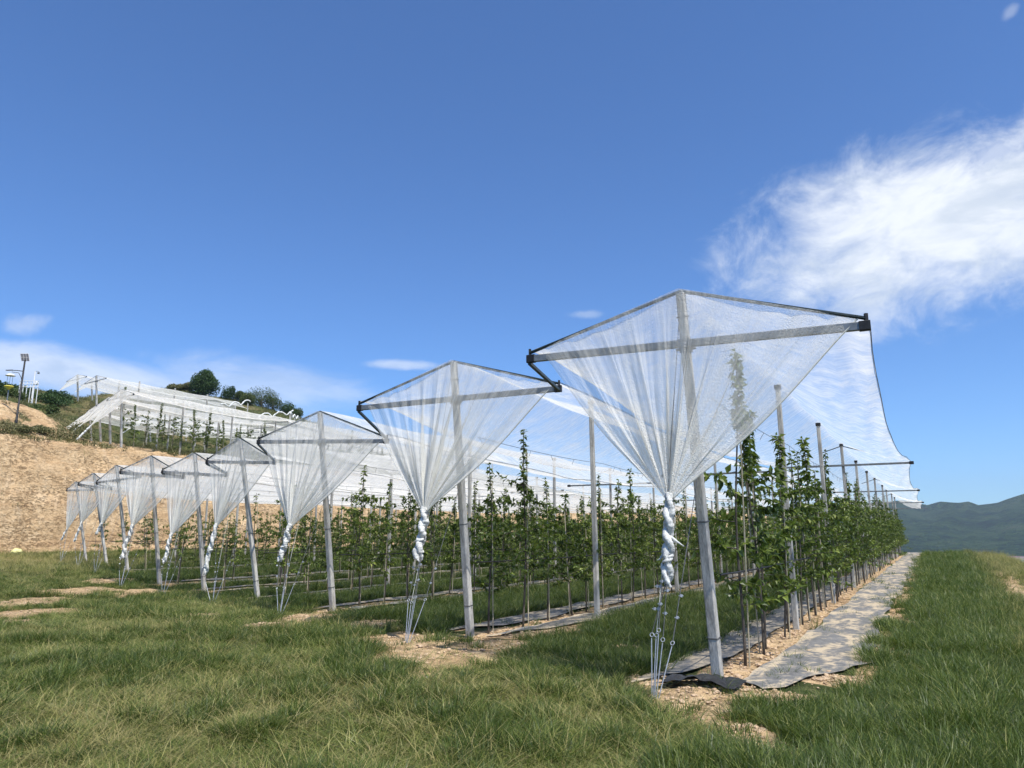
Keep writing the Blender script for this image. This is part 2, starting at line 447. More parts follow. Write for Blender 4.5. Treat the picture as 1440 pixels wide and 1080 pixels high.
def soil_mask(u, s):
    u = np.asarray(u, float); s = np.asarray(s, float)
    x = OX + u * PX + s * RX; y = OY + u * PY + s * RY
    n = fbm(u * 1.7, s * 1.7, 61, 4)
    m = np.zeros_like(u)
    for pu, ps_, ru, rs, d in patches:
        a = math.atan2(d[1], d[0]); du = u - pu; ds = s - ps_
        A = du * math.cos(a) + ds * math.sin(a); B = -du * math.sin(a) + ds * math.cos(a)
        e = np.sqrt((A / ru) ** 2 + (B / rs) ** 2) + (n - .5) * 1.3
        m = np.maximum(m, 1 - sst(e, .75, 1.15))
    # worn track near the right hand brow
    c = 3.75 + .028 * s + .35 * (fbm(s * .3, s * 0, 63) - .5)
    w = .42 + .5 * (n - .5)
    m = np.maximum(m, (1 - sst(np.abs(u - c), w * .5, w * 1.1)) * .9 * sst(s, -6, -1) * (1 - sst(s, 22, 38)))
    # planting strip beside the trees
    for r in ROWS:
        inside = sst(s, r['s'] - .7, r['s'] - .1) * (1 - sst(s, SEND, SEND + 1))
        cw = .16 + .5 * (fbm(s * .8, s * 0 + r['i'], 64) - .5)
        m = np.maximum(m, (1 - sst(np.abs(u - r['u']), cw, cw + .25)) * inside)
        edge = np.abs(np.abs(u - r['u'] - (.3 if r['i'] == 0 else 0)) - (1.1 if r['i'] == 0 else .75))
        m = np.maximum(m, (1 - sst(edge, .06, .3)) * inside * sst(fbm(u * .6, s * .6, 66), .42, .55))
    return m
def mound(u, s):
    z = 0 * u
    for pu, ps_, ru, rs, d in patches[:8]:
        z = z + .05 * np.exp(-((u - pu) ** 2 + (s - ps_) ** 2) / (max(ru, .3) * max(rs, .3) * .8))
    return z
ZZ = height(UU, SS)
nearm = (UU > -26) & (UU < 9) & (SS < 62) & (SS > -12)
sm = soil_mask(UU, SS)
ZZ = ZZ + np.where(nearm, np.clip(mound(UU, SS), 0, .13) + sm * .05 * (fbm(UU * 5, SS * 5, 71, 3) - .45), 0)
slope = np.abs(np.gradient(ZZ, axis=0) / np.gradient(UU, axis=0))
veg = 1 - sm
veg = veg * (1 - .75 * sst(-UU, 30, 46) * (1 - sst(-UU, 50, 51)) * (SS < 20) * (fbm(UU * .3, SS * .3, 73) > .52))
bank = sst(-UU, 48.6, 50.0) * (1 - sst(-UU, 54.3, 57)) * .97
veg = veg * (1 - bank)
clay2 = sst(-UU, 54, 55) * (1 - sst(-UU, 63, 67)) * (1 - sst(SS, 30, 36)) * (1 - .5 * sst(fbm(UU * .5, SS * .5, 75), .56, .66))
veg = veg * (1 - .9 * clay2)
veg = veg * (1 - .55 * sst(slope, .8, 1.4) * (UU < -48))
hillsoil = sst(fbm(UU * .12, SS * .12, 77), .53, .63) * (UU < -62)
veg = np.clip(veg - .45 * hillsoil, 0, 1)
veg = np.where(UU > 6.4, np.minimum(veg, .75), veg)
V = WV(UU, SS, ZZ).reshape(-1, 3)
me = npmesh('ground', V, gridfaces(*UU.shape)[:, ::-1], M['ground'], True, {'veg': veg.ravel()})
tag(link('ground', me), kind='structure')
def HG(u, s):
    u = np.asarray(u, float); s = np.asarray(s, float)
    return height(u, s) + np.clip(mound(u, s), 0, .13)
# valley floor reaching the horizon
vv = MB(); vv.add([(-9000, -9000, -35.5), (9000, -9000, -35.5), (9000, 9000, -35.5), (-9000, 9000, -35.5)], [(0, 1, 2, 3)])
tag(vv.build('valley_floor', M['valley']), kind='structure')
# mountains
az = np.radians(np.linspace(-75, 88, 620)); dd = np.linspace(1500, 4200, 110)
AZ, DD = np.meshgrid(az, dd, indexing='ij')
mx_px = [1180, 1270, 1304, 1322, 1347, 1362, 1376, 1402, 1418, 1440, 1480, 1560]
mx_y = [712, 703, 710, 705, 707, 705, 710, 707, 701, 694, 684, 692]
mx_az = [math.atan2(ray(x, y)[0], ray(x, y)[1]) for x, y in zip(mx_px, mx_y)]
mx_t = [ray(x, y)[2] / math.hypot(ray(x, y)[0], ray(x, y)[1]) for x, y in zip(mx_px, mx_y)]
tan = np.interp(AZ, mx_az, mx_t) + .006 * (fbm(AZ * 14, AZ * 0, 81, 3) - .5) * (np.abs(AZ - .58) > .12)
ridge = np.interp(DD, [1500, 1650, 2300, 2700, 3200, 4200], [0, .12, .7, 1.0, .85, .55])
gul = 1 - np.abs(2 * fbm(AZ * 30 + DD / 900, DD / 330, 83, 5) - 1)
mz = -37 + (CAMZ + 37 + tan * 2700) * ridge * (.72 + .28 * gul) + (DD > 2500) * 0
cap = CAMZ + tan * DD
mz = np.where(np.abs(DD - 2700) < 60, np.maximum(mz, cap * .995), np.minimum(mz, cap))
mV = np.stack([DD * np.sin(AZ), DD * np.cos(AZ), mz], -1).reshape(-1, 3)
tag(link('mountains', npmesh('mountains', mV, gridfaces(*AZ.shape), M['far'], True)), kind='structure')

# ------------------------------------------------------------------ weed cloth strips
def lane(r, a, b, s0, s1, name, label, seed):
    nv = 9; n = int((s1 - s0) / .3)
    s = np.linspace(s0, s1, n); v = np.linspace(0, 1, nv)
    Sg, Vg = np.meshgrid(s, v, indexing='ij')
    tp_ = sst(Sg, s0 - .8, s0 + 2.4)
    b_ = a + (b - a) * (.12 + .88 * tp_)
    ea = a + .22 * (fbm(Sg * .7, Sg * 0, seed) - .5); eb = b_ + .42 * (fbm(Sg * .8, Sg * 0 + 9, seed + 1) - .5)
    Ug = r['u'] + ea + (eb - ea) * Vg
    Sg2 = Sg + (.25 + .9 * (1 - sst(Sg, s0, s0 + 1.5))) * (fbm(Ug * 2.5, Sg * 0, seed + 5) - .5)
    Zg = HG(Ug, Sg2) + .028 + .05 * (fbm(Ug * 2.2, Sg2 * 1.3, seed + 2, 3) - .42)
    me = npmesh(name, WV(Ug, Sg2, Zg).reshape(-1, 3), gridfaces(n, nv)[:, ::-1], M['mat'], True)
    return link(name, me)
for r in ROWS:
    i = r['i']
    if i == 0:
        tag(lane(r, .25, 1.3, r['s'] - .05, SEND + 6, 'weed_mat', '', 101), 'long dusty grey cloth path right of the nearest tree row', 'ground cloth', 'weed cloth strips along the tree rows')
        tag(lane(r, -.85, -.22, r['s'] - .5, SEND, 'weed_mat', '', 111), 'grey ground cloth just left of the nearest row of trees', 'ground cloth', 'weed cloth strips along the tree rows')
    else:
        tag(lane(r, .2, .8, r['s'] + .2, SEND, 'weed_mat', '', 120 + i * 7), 'grey ground cloth on the right side of the ' + rowname(i), 'ground cloth', 'weed cloth strips along the tree rows')
        tag(lane(r, -.8, -.2, r['s'] + .4, SEND, 'weed_mat', '', 160 + i * 7), 'grey ground cloth on the left side of the ' + rowname(i), 'ground cloth', 'weed cloth strips along the tree rows')

# ------------------------------------------------------------------ frames, nets
def along(a, b, t): return Vector(a) * (1 - t) + Vector(b) * t
GF = 'netting frames at the row ends'
def end_frame(r, hid=None, label=None, group=GF, pw=.113):
    base = W(r['u'], r['s'], r['z'] - .25); top = W(r['tu'], r['ts'], r['tz'])
    L, Rr = W(*r['L']), W(*r['R'])
    e = empty('net_support', W(r['u'], r['s'], r['z']))
    tag(e, label, 'net frame', group)
    m = MB(); m.bar(base, top, pw, pw, Vector((RX, RY, 0)), .014, pw * .84, pw * .84); m.build('post', M['concrete'], e)
    ax = (top - base).normalized()
    # crossbar a little in front of the post
    off = Vector((RX, RY, 0)) * (-.5 * pw - .035)
    m = MB(); m.bar(L + off, Rr + off, .05, .085 if pw > .1 else .07, Vector((0, 0, 1)), .006); m.build('crossbar', M['steel'], e)
    for E_ in (L, Rr):
        m = MB(); a = top + Vector((0, 0, .02)); m.tube([a, along(a, E_ + off + Vector((0, 0, .075)), .5), E_ + off + Vector((0, 0, .075))], .02, 7); m.build('rafter', M['darksteel'], e)
        d = (E_ - top); d.z = 0; d.normalize()
        m = MB(); c = E_ + off; m.bar(c - d * .07, c + d * .035, .062, .10, Vector((0, 0, 1)), .008)
        m.bar(c + Vector((0, 0, .05)), c + Vector((0, 0, .125)), .03, .03, Vector((1, 0, 0)))
        m.build('end_bracket', M['black'], e)
    # clamps and wire bands round the post
    k = (r['L'][2] + r['R'][2]) / 2
    tt = (k - base.z) / (top.z - base.z); c = along(base, top, tt)
    m = MB(); m.bar(c - ax * .075, c + ax * .075, pw * 1.06, pw * 1.12, Vector((RX, RY, 0)), .008)
    side = Vector((PX, PY, 0))
    m.bar(c - side * .11 - ax * .04, c + side * .11 - ax * .04, .02, .02); m.bar(c - side * .11 + ax * .04, c + side * .11 + ax * .04, .02, .02)
    m.build('clamp', M['steel'], e)
    for q in (.155, .43, .93):
        c = along(base, top, q + .01); m = MB(); ww = pw * (1 - .16 * q) * 1.05
        m.bar(c - ax * .008, c + ax * .008, ww, ww, Vector((RX, RY, 0)), .014)
        m.bar(c - side * ww * .7, c + side * ww * .7, .012, .012); m.build('wire_band', M['wire'], e)
    return e
labels_frame = ['largest concrete and steel net frame, nearest the camera on the right', 'second largest leaning net frame, joined to the nearest one by a dark strut']
for r in ROWS:
    i = r['i']
    end_frame(r, label=labels_frame[i] if i < 2 else 'leaning concrete end post and crossbar of the ' + rowname(i))
# struts that tie neighbouring frames
for i in range(8):
    a, b = ROWS[i], ROWS[i + 1]
    p, q = W(*a['L']), W(*b['R'])
    off = Vector((RX, RY, 0)) * -.1
    p = p + off + Vector((0, 0, -.055)); q = q + off + Vector((0, 0, .05 if i else -.02))
    m = MB(); m.bar(p, q, .042, .048, Vector((0, 0, 1)), .006)
    o = m.build('tie_strut', M['darksteel'])
    tag(o, 'dark steel strut tying the %s frame to the %s frame from the right' % (ORD[i + 1], ORD[i + 2]), 'strut', 'struts tying neighbouring net frames')

def canopy_mesh(r, Lh, Rh, s1, tz, zeL, zeR, gapL, gapR, step=.3, seed=0, zoff=None, period=3 * NPOST, sag=.24, dens0=.44):
    s0 = r['ts']; n = int((s1 - s0) / step); nv = 33
    s = np.linspace(s0, s1, n); v = np.linspace(-1, 1, nv)
    Sg, Vg = np.meshgrid(s, v, indexing='ij')
    ph = np.mod(Sg - r['s'], period) / period; ph = np.where(Sg < r['s'], 0, ph)
    q = np.sin(pi * ph) ** .8
    joined = sst(Sg, s0 + .8, s0 + 5.5)
    outw = np.where(Vg < 0, gapL, gapR)
    half = np.where(Vg < 0, Lh, Rh) + np.where(outw > 0, outw * joined, -.2 * q)
    ze = np.where(Vg < 0, zeL, zeR) + (0) - sag * q - np.where(outw > 0, .28 * joined * np.clip(outw, 0, 1), 0)
    a = np.abs(Vg)
    cu = r['tu'] + (r['u'] - r['tu']) * sst(Sg, s0, s0 + 5)
    U = cu + np.sign(Vg) * a * half
    gz = 0
    zt = tz - .16 * np.sin(pi * np.mod(Sg - r['s'], NPOST) / NPOST) ** 2 * .5
    Z = zt + (ze - zt) * a - (.10 + .12 * q) * np.sin(pi * a) + .05 * (1 - sst(a, .85, 1)) * (fbm(Sg * .9, Vg * 2.2 + seed, 200 + seed, 4) - .5) * 2 * sst(a, 0, .3)
    Z = Z + .004 * np.sin(Sg * 5.2 + 3 * fbm(Sg * .5, Vg * 2, 210 + seed) * 4) * a
    Z = Z + .03 * np.sin(Vg * 34 + Sg * 1.1 + 5 * fbm(Sg * .3, Vg, 215 + seed)) * sst(a, .25, .9)
    dens = dens0 + np.where((Vg > 0) & (gapR <= 0), .14, .36) * sst(a, .82, .92) + .10 * (1 - sst(a, 0, .06)) + .12 * (fbm(Sg * .35, Vg * 1.4, 220 + seed) - .4)
    uv = np.stack([Sg, Vg], -1).reshape(-1, 2)
    me = npmesh('canopy', WV(U, Sg, Z).reshape(-1, 3), gridfaces(n, nv), M['net'], True, {'dens': dens.ravel()}, uv)
    def eave(sgn):
        k = 0 if sgn < 0 else nv - 1
        return [Vector(x) for x in WV(U[::3, k], Sg[::3, k], Z[::3, k] + .012)]
    return me, eave(-1), eave(1), cu
def drape_mesh(r, seed, dens0=.34, a=.93, nt=150, nk=46):
    top = W(r['tu'], r['ts'] - .09, r['tz'] + .03); L = W(r['L'][0], r['L'][1] - .09, r['L'][2] + .07); Rr = W(r['R'][0], r['R'][1] - .09, r['R'][2] + .07); G = W(*r['G'])
    l0 = along(top, L, a); r0 = along(top, Rr, .965)
    t = np.linspace(0, 1, nt); k = np.linspace(0, 1, nk)
    T_, K = np.meshgrid(t, k, indexing='ij')
    la = (top - l0).length; ra = (top - r0).length; f = la / (la + ra)
    A = np.where((T_ < f)[..., None], np.array(l0) + (np.array(top) - np.array(l0)) * np.clip(T_ / f, 0, 1)[..., None],
                 np.array(top) + (np.array(r0) - np.array(top)) * np.clip((T_ - f) / (1 - f), 0, 1)[..., None])
    Gp = np.array(G) + np.stack([(T_ - .5) * .10 * PX, (T_ - .5) * .10 * PY, 0 * T_], -1)
    kk = K ** .96
    P = A * (1 - kk)[..., None] + Gp * kk[..., None]
    amp = np.sin(pi * np.clip(K, 0, 1)) ** .7
    edge = np.sin(pi * T_) ** .25
    fold = (.028 + .008 * (seed * 7 % 4)) * np.sin(T_ * 2 * pi * (9 + seed * 5 % 7) + 4 * fbm(T_ * 4, K * .6, 300 + seed)) + .09 * (fbm(T_ * 7, K * .8, 310 + seed) - .5) + .012 * np.sin(T_ * 2 * pi * 37 + 2 * K)
    P = P + (np.array([-RX, -RY, 0]) * (fold * amp * edge)[..., None])
    lat = .045 * np.sin(T_ * 2 * pi * 9 + 6 * fbm(T_ * 3, K * .5, 320 + seed)) * amp * edge
    P = P + np.array([PX, PY, 0]) * lat[..., None]
    P[..., 2] -= .10 * amp * (1 - edge * .5) * np.sin(pi * K)
    # coverage rises where the net is gathered
    conv = 1 / np.clip(1.06 - K, .12, 1)
    dens = dens0 * conv ** .85 * (1 + .9 * (fbm(T_ * 16, K * .5, 330 + seed) - .45))
    dens = dens + .28 * (np.exp(-T_ / .018) + np.exp(-(1 - T_) / .02)) + .1 * (K < .02)
    me = npmesh('drape', P.reshape(-1, 3), gridfaces(nt, nk), M['drape'], True, {'dens': np.clip(dens, .12, .97).ravel()}, np.stack([T_, K], -1).reshape(-1, 2))
    return me, [Vector(P[-1, j]) for j in range(0, nk, 3)]
def tail(name, G, B, rad, e, flaps=False, seed=0):
    # two cloth strands wound about each other and knotted
    rr = random.Random(seed)
    n = 84; L = (B - G).length; turns = max(1.6, L / (.2 + .03 * (seed % 4)))
    m = MB()
    drift = [Vector((rr.uniform(-1, 1), rr.uniform(-1, 1), 0)) * rad * .5 for _ in range(6)]
    for st in range(2):
        pts = []; rad_ = []
        for j in range(n):
            t = j / (n - 1); an = turns * 2 * pi * t * .5 + st * pi
            c = along(G, B, t); x = t * 5; q = int(min(x, 4)); c = c + drift[q].lerp(drift[q + 1], x - q) * min(1, t * 4)
            off = rad * .55 * min(1, .35 + t * 5)
            pts.append(c + Vector((math.cos(an), math.sin(an), 0)) * off)
            w = .74 + .13 * math.sin(t * turns * 5.1 + st * 2) + rr.uniform(-.06, .06)
            w *= min(1, .75 + t * 3) * (1 if t < .93 else max(.25, 1 - (t - .93) * 10))
            rad_.append(rad * w)
        m.tube(pts, rad_, 12)
    for _ in range(3):
        t = rr.uniform(.25, .9); c = along(G, B, t); a0 = rr.uniform(0, 6.3)
        pts = [c + Vector((math.cos(a0 + q * .9) * rad * 1.02, math.sin(a0 + q * .9) * rad * 1.02, (q - 3) * rad * .22)) for q in range(7)]
        m.tube(pts, [rad * x for x in (.1, .3, .42, .45, .4, .3, .1)], 7)
    vv_ = np.array(m.v); jt = fbm(vv_[:, 0] * 38 + vv_[:, 1] * 21, vv_[:, 2] * 30, 700 + seed, 3) - .5
    vv_ += np.array([[rr.uniform(-1, 1), rr.uniform(-1, 1), rr.uniform(-.4, .4)] for _ in m.v]) * rad * .09 + (jt * rad * .7)[:, None] * np.array([PX, PY, .3])
    m.v = [tuple(q) for q in vv_]
    o = m.build('twisted_tail', M['bundle'], e, True)
    if flaps:
        side = Vector((PX, PY, 0))
        for t, sg, ln in ((.52, 1, .12), (.70, -1, .06)):
            c = along(G, B, t); m = MB()
            m.tube([c + side * sg * rad * .5 + Vector((0, 0, .05)), c + side * sg * (rad + ln * .5) - Vector((0, 0, .01)), c + side * sg * (rad + ln) + Vector((0, 0, -.05 if sg > 0 else -.02))], [rad * .42, rad * .22, .004], 7)
            m.build('loose_flap', M['bundle'], e, True)
NETG = 'white hail nets draped over the rows'
for r in ROWS:
    i = r['i']; e = empty('hail_net', W(r['u'], r['ts'], r['tz'])); r['net'] = e
    tag(e, ('largest white hail net, its twisted tail beside the nearest post' if i == 0 else 'white hail net over the ' + rowname(i)), 'hail net', NETG)
    Lh = r['tu'] - r['L'][0]; Rh = r['R'][0] - r['tu']
    gL = 0.2 if i == 8 else max(.02, (r['u'] - ROWS[i + 1]['u'] - Lh - (ROWS[i + 1]['R'][0] - ROWS[i + 1]['tu'])) * .5 - .05)
    gR = 0 if i == 0 else max(.02, (ROWS[i - 1]['u'] - r['u'] - Rh - (ROWS[i - 1]['tu'] - ROWS[i - 1]['L'][0])) * .5 - .05)
    me, eL, eR, cu = canopy_mesh(r, Lh, Rh, SEND, r['tz'] + .05, r['L'][2] + .1, r['R'][2] + .1, gL, gR, seed=i, step=.22 if i < 3 else .4)
    link('canopy', me, e)
    me, hem = drape_mesh(r, i); link('drape', me, e)
    m = MB(); m.tube(hem, .009, 5); m.build('hem_cord', M['cord'], e)
    rad = (.047 if i < 6 else .043) + .004 * (i * 3 % 4)
    tail('twisted_tail', W(*r['G']) + Vector((0, 0, .05)), W(*r['B']), rad, e, i == 0, i)
    for nm, pts in (('left', eL), ('right', eR)):
        m = MB(); m.tube(pts, .006, 4); m.build('edge_cable', M['wire'], e)

# interior posts, frames on every third
GP = 'concrete posts inside the net rows'
def crossframe(r, u, s, z, tz, e, Lh, Rh):
    side = Vector((PX, PY, 0)); c = W(u, s - .09, tz - .62)
    m = MB(); m.bar(c - side * Lh, c + side * Rh, .045, .06, Vector((0, 0, 1)), .005); m.build('crossbar', M['steel'], e)
    for sg, h in ((-1, Lh), (1, Rh)):
        m = MB(); m.tube([W(u, s - .03, tz - .02), W(u, s - .03, tz - .02) + side * sg * .62 + Vector((0, 0, -.2))], .014, 5); m.build('brace', M['darksteel'], e)
        m = MB(); q = c + side * sg * h; m.bar(q - side * .06, q + side * .06, .07, .09, Vector((0, 0, 1)), .006); m.build('end_bracket', M['black'], e)
for r in ROWS:
    i = r['i']; n = 1
    Lh = r['tu'] - r['L'][0]; Rh = r['R'][0] - r['tu']
    while r['s'] + n * NPOST <= SEND + .1:
        s = r['s'] + n * NPOST; u = r['u'] + rnd.uniform(-.04, .04); z = H(u, s)
        tz = r['tz'] - (.06 if n % 3 else 0)
        if i == 1 and n == 1: u, s = meas_ground(840, 868)
        e = empty('net_post', W(u, s, z))
        tag(e, 'slim concrete post, %s in from near end of the %s' % (ORD[n], rown(i)), 'post', GP)
        lean = rnd.uniform(-.05, .05)
        m = MB(); m.bar(W(u, s, z - .2), W(u + lean * .4, s + lean, tz - .02), .096, .096, Vector((RX, RY, 0)), .012, .08, .08); m.build('post', M['concrete'], e)
        if n % 3 == 0: crossframe(r, u, s, z, tz, e, Lh, Rh)
        m = MB(); m.bar(W(u + lean * .4, s + lean, tz - .02), W(u + lean * .4, s + lean, tz + .055), .11, .11, Vector((RX, RY, 0)), .015); m.build('post_cap', M['black'], e)
        n += 1
# the far closing net on the nearest row
r0 = ROWS[0]
m = MB(); m.bar(W(-2, SEND + .4, 3.5), W(2.1, SEND + .4, 3.5), .05, .07, Vector((0, 0, 1)), .005)
tag(m.build('far_crossbar', M['steel']), 'distant crossbar closing the far end of the nearest net row', 'crossbar')

# ------------------------------------------------------------------ guy anchors
for r in ROWS:
    i = r['i']
    A = W(r['u'] - .32, r['s'] - 1.25, 0); A.z = float(HG(r['u'] - .32, r['s'] - 1.25)) + .02
    e = empty('guy_anchor', A); tag(e, 'galvanised tension rods and guy wires anchoring the ' + rowname(i), 'guy anchor', 'anchors of the end posts')
    tops_ = [W(*r['B']) + Vector((0, 0, .05)), along(W(r['u'], r['s'], r['z']), W(r['tu'], r['ts'], r['tz']), .86) + Vector((RX, RY, 0)) * -.1,
             along(W(r['u'], r['s'], r['z']), W(r['tu'], r['ts'], r['tz']), .96) + Vector((RX, RY, 0)) * -.08, W(*r['G']) + Vector((PX, PY, 0)) * .04,
             along(W(r['u'], r['s'], r['z']), W(r['tu'], r['ts'], r['tz']), .60) + Vector((PX, PY, 0)) * .07]
    side = Vector((PX, PY, 0))
    for j, T_ in enumerate(tops_):
        d = (T_ - A).normalized(); q = A + d * (.46 + rnd.uniform(0, .14)) + side * (-.075 + .038 * j + rnd.uniform(-.012, .012))
        m = MB(); m.tube([A - Vector((0, 0, .1)) + side * (j - 2) * .01, q], .0055, 6)
        lo = [q + d * .03 + (side * math.cos(t * pi / 4) + d * math.sin(t * pi / 4)) * .019 for t in range(9)]
        m.tube(lo, .0045, 5); m.build('tension_rod', M['rod'], e)
        m = MB(); m.tube([q + d * .05, T_], .0045, 4); m.build('guy_wire', M['cord'] if j in (1,) else M['wire'], e)
        for g in (.28, .5):
            c = q + d * g; m = MB(); m.bar(c - d * .014, c + d * .014, .018, .018); m.bar(c - side * .028, c + side * .022, .007, .008); m.build('wire_clip', M['rod'], e)
# training wires
for r in ROWS:
    i = r['i']
    for nm, z, sag, clip in (('lower', 1.15, .02, 0), ('upper', 3.15, .05, 1)):
        pts = []; s = r['s']
        while s < SEND:
            for q in range(6):
                t = q / 6; pts.append(W(r['u'] + .07, s + t * NPOST, z + r['z'] * .5 - sag * 4 * t * (1 - t)))
            s += NPOST
        m = MB(); m.tube(pts, .0045 if z > 2 else .011, 4)
        if clip and i < 5:
            for j in range(0, min(len(pts) - 1, 40)):
                c = along(pts[j], pts[j + 1], rnd.random())
                w = rnd.uniform(-.03, .03)
                m.tube([c, c + Vector((w, 0, -.04)), c + Vector((w * 2, .02, -.10))], .004, 3)
        tag(m.build('training_wire' if z > 2 else 'drip_hose', M['wire'] if z > 2 else M['black']), '%s along the %s' % ('thin upper wire with small clips strung' if z > 2 else 'thin black drip hose tied to the trees', rowname(i)), 'wire' if z > 2 else 'hose', 'wires and hoses strung along the rows')

# ------------------------------------------------------------------ fruit trees
def leaves_mesh(P, D, N, Ln, Wd, tint, mat, name='crown', curl=.25):
    # five-vertex folded leaves; P base, D direction, N up normal
    n = len(P)
    D = D / np.linalg.norm(D, axis=1, keepdims=True)
    X = np.cross(D, N); X /= np.linalg.norm(X, axis=1, keepdims=True) + 1e-9
    Nn = np.cross(X, D)
    Ln = Ln[:, None]; Wd = Wd[:, None]
    m1 = P + D * Ln * .5
    L_ = P + D * Ln * .42 - X * Wd * .5 + Nn * Wd * .22
    R_ = P + D * Ln * .42 + X * Wd * .5 + Nn * Wd * .22
    tip = P + D * Ln - Nn * Ln * curl
    V = np.stack([P, L_, m1, R_, tip], 1).reshape(-1, 3)
    b = np.arange(n)[:, None] * 5
    Fq = np.concatenate([b + [0, 2, 1], b + [0, 3, 2], b + [1, 2, 4], b + [2, 3, 4]], 0)
    return npmesh(name, V, Fq, mat, False, {'tint': np.repeat(tint, 5)})
def unit(v): return v / (np.linalg.norm(v) + 1e-9)
def sapling(seed, h, full=1.0, leafl=.09, plume=1.0):
    g = np.random.default_rng(seed); m = MB()
    lean = g.normal(0, .03, 2)
    tp = lambda z: Vector((lean[0] * z + .025 * math.sin(z * 2.1 + seed), lean[1] * z + .025 * math.cos(z * 1.7 + seed), z))
    zs = np.linspace(-.05, h, 14)
    m.tube([tp(z) for z in zs], [.0165 * (1 - .8 * max(z, 0) / h) + .003 for z in zs], 6)
    P = []; D = []; 
    nb = int(25 * full)
    body = min(h * .80, 2.35)
    for b in range(nb):
        z = .62 + (body - .62) * (b + g.random()) / nb
        az = g.random() * 6.283; ln = g.uniform(.28, .68) * (1.15 - .35 * (z / body)) * (1.0 if g.random() < .85 else 1.3)
        up = g.uniform(-.05, .75)
        d = np.array([math.cos(az), math.sin(az), up]); d = unit(d)
        a = np.array(tp(z)); pts = [a]
        for q in range(1, 5):
            dd = d + np.array([0, 0, -.22 * q / 4]) + g.normal(0, .12, 3)
            pts.append(pts[-1] + unit(dd) * ln / 4)
        m.tube([Vector(p) for p in pts], [.007, .006, .005, .004, .002], 4, False)
        nl = int(g.integers(20, 32))
        for _ in range(nl):
            t = g.uniform(.12, 1.0) * 4; q = min(int(t), 3); base = pts[q] + (pts[q + 1] - pts[q]) * (t - q)
            dr = unit(unit(pts[q + 1] - pts[q]) * .6 + g.normal(0, .75, 3) + np.array([0, 0, -.3]))
            P.append(base); D.append(dr)
    nl = int((h - .8) * 46 * full * plume)
    for _ in range(nl):        # leaves on the leader
        z = g.uniform(.85, h) if g.random() < (.45 if plume == 1 else .2) else g.uniform(max(body - .3, h - 1.0), h)
        az = g.random() * 6.283
        P.append(np.array(tp(z)) + g.normal(0, .012, 3)); D.append(np.array([math.cos(az), math.sin(az), g.uniform(-.75, .65)]))
    P = np.array(P); D = np.array(D); n = len(P)
    N = g.normal(0, .55, (n, 3)) + np.array([0, 0, 1.0])
    tint = np.clip(g.normal(.45, .26, n) + .12 * (P[:, 2] / h - .5), 0, 1)
    cr = leaves_mesh(P, D, N, g.uniform(.75, 1.4, n) * leafl, g.uniform(.8, 1.35, n) * leafl * .56, tint, M['leaf'])
    tr = m.mesh('trunk', M['bark'], True)
    c = MB(); x = g.uniform(.05, .08); c.tube([Vector((x, .03, -.1)), Vector((x * .6 + lean[0] * h * .85, .02 + lean[1] * h * .85, min(h * .9, 2.9)))], .0095, 6)
    return tr, cr, c.mesh('support_cane', M['cane'])
VAR = [sapling(500 + k, h, f) for k, (h, f) in enumerate([(2.65, 1.05), (2.85, .9), (3.1, .95), (2.45, 1.2), (3.0, 1.05), (2.75, .8), (2.95, 1.1), (2.55, 1.0)])]
VARL = [sapling(540 + k, h, f) for k, (h, f) in enumerate([(2.5, .55), (2.9, .5), (2.3, .6)])]
TALL = [sapling(560 + k, h, f, .115, 2.2) for k, (h, f) in enumerate([(3.8, .5), (3.5, .55), (3.3, .65)])]
tree_jobs = []
for r in ROWS:
    i = r['i']; s = r['s'] + (.75 if i else 1.15); k = 1
    sp = .95 if i < 4 else (1.15 if i < 6 else 1.5)
    while s < SEND - .3:
        near_left = i >= 4 and s - r['s'] < 14
        if not (i >= 4 and rnd.random() < (.22 if near_left else .08)):
            u = r['u'] + rnd.uniform(-.07, .07); ss = s + rnd.uniform(-.12, .12)
            p = W(u, ss)
            if i == 0 and k <= 3: var = TALL[k - 1]
            elif i == 0 and k in (5, 8): var = TALL[2]
            else: var = rnd.choice(VARL if (near_left and rnd.random() < .7) else VAR)
            sc = rnd.uniform(.9, 1.1) if i or k > 3 else 1.0
            if i == 0 and k > 5: sc *= 1.08
            tree_jobs.append((math.hypot(p.x, p.y), i, k, u, ss, var, sc, rnd.uniform(0, 6.28)))
            k += 1
        s += sp
tree_jobs.sort(key=lambda t: t[0])
def place_tree(job, parts=True):
    _, i, k, u, s, var, sc, rz = job
    e = empty('fruit_tree', W(u, s, H(u, s) - .01), rz, False); e.scale = (sc, sc, sc * rnd.uniform(.93, 1.07))
    tall = 'tall' if var in TALL else ('sparse' if var in VARL else 'leafy')
    if k <= 12: lb = '%s young fruit tree, %s from near end of the %s' % (tall, ORD[k], rown(i))
    else: lb = 'young fruit tree beyond the twelfth tree of the ' + rown(i)
    tag(e, lb, 'fruit tree', 'young fruit trees under the nets' if k <= 12 else 'fruit trees beyond the twelfth in the ' + rowname(i))
    for nm, me in zip(('trunk', 'crown', 'support_cane'), var):
        o = bpy.data.objects.new(nm, me); COL.objects.link(o); o.parent = e
    return e
NIND = 270
for j in tree_jobs[:NIND]: place_tree(j)
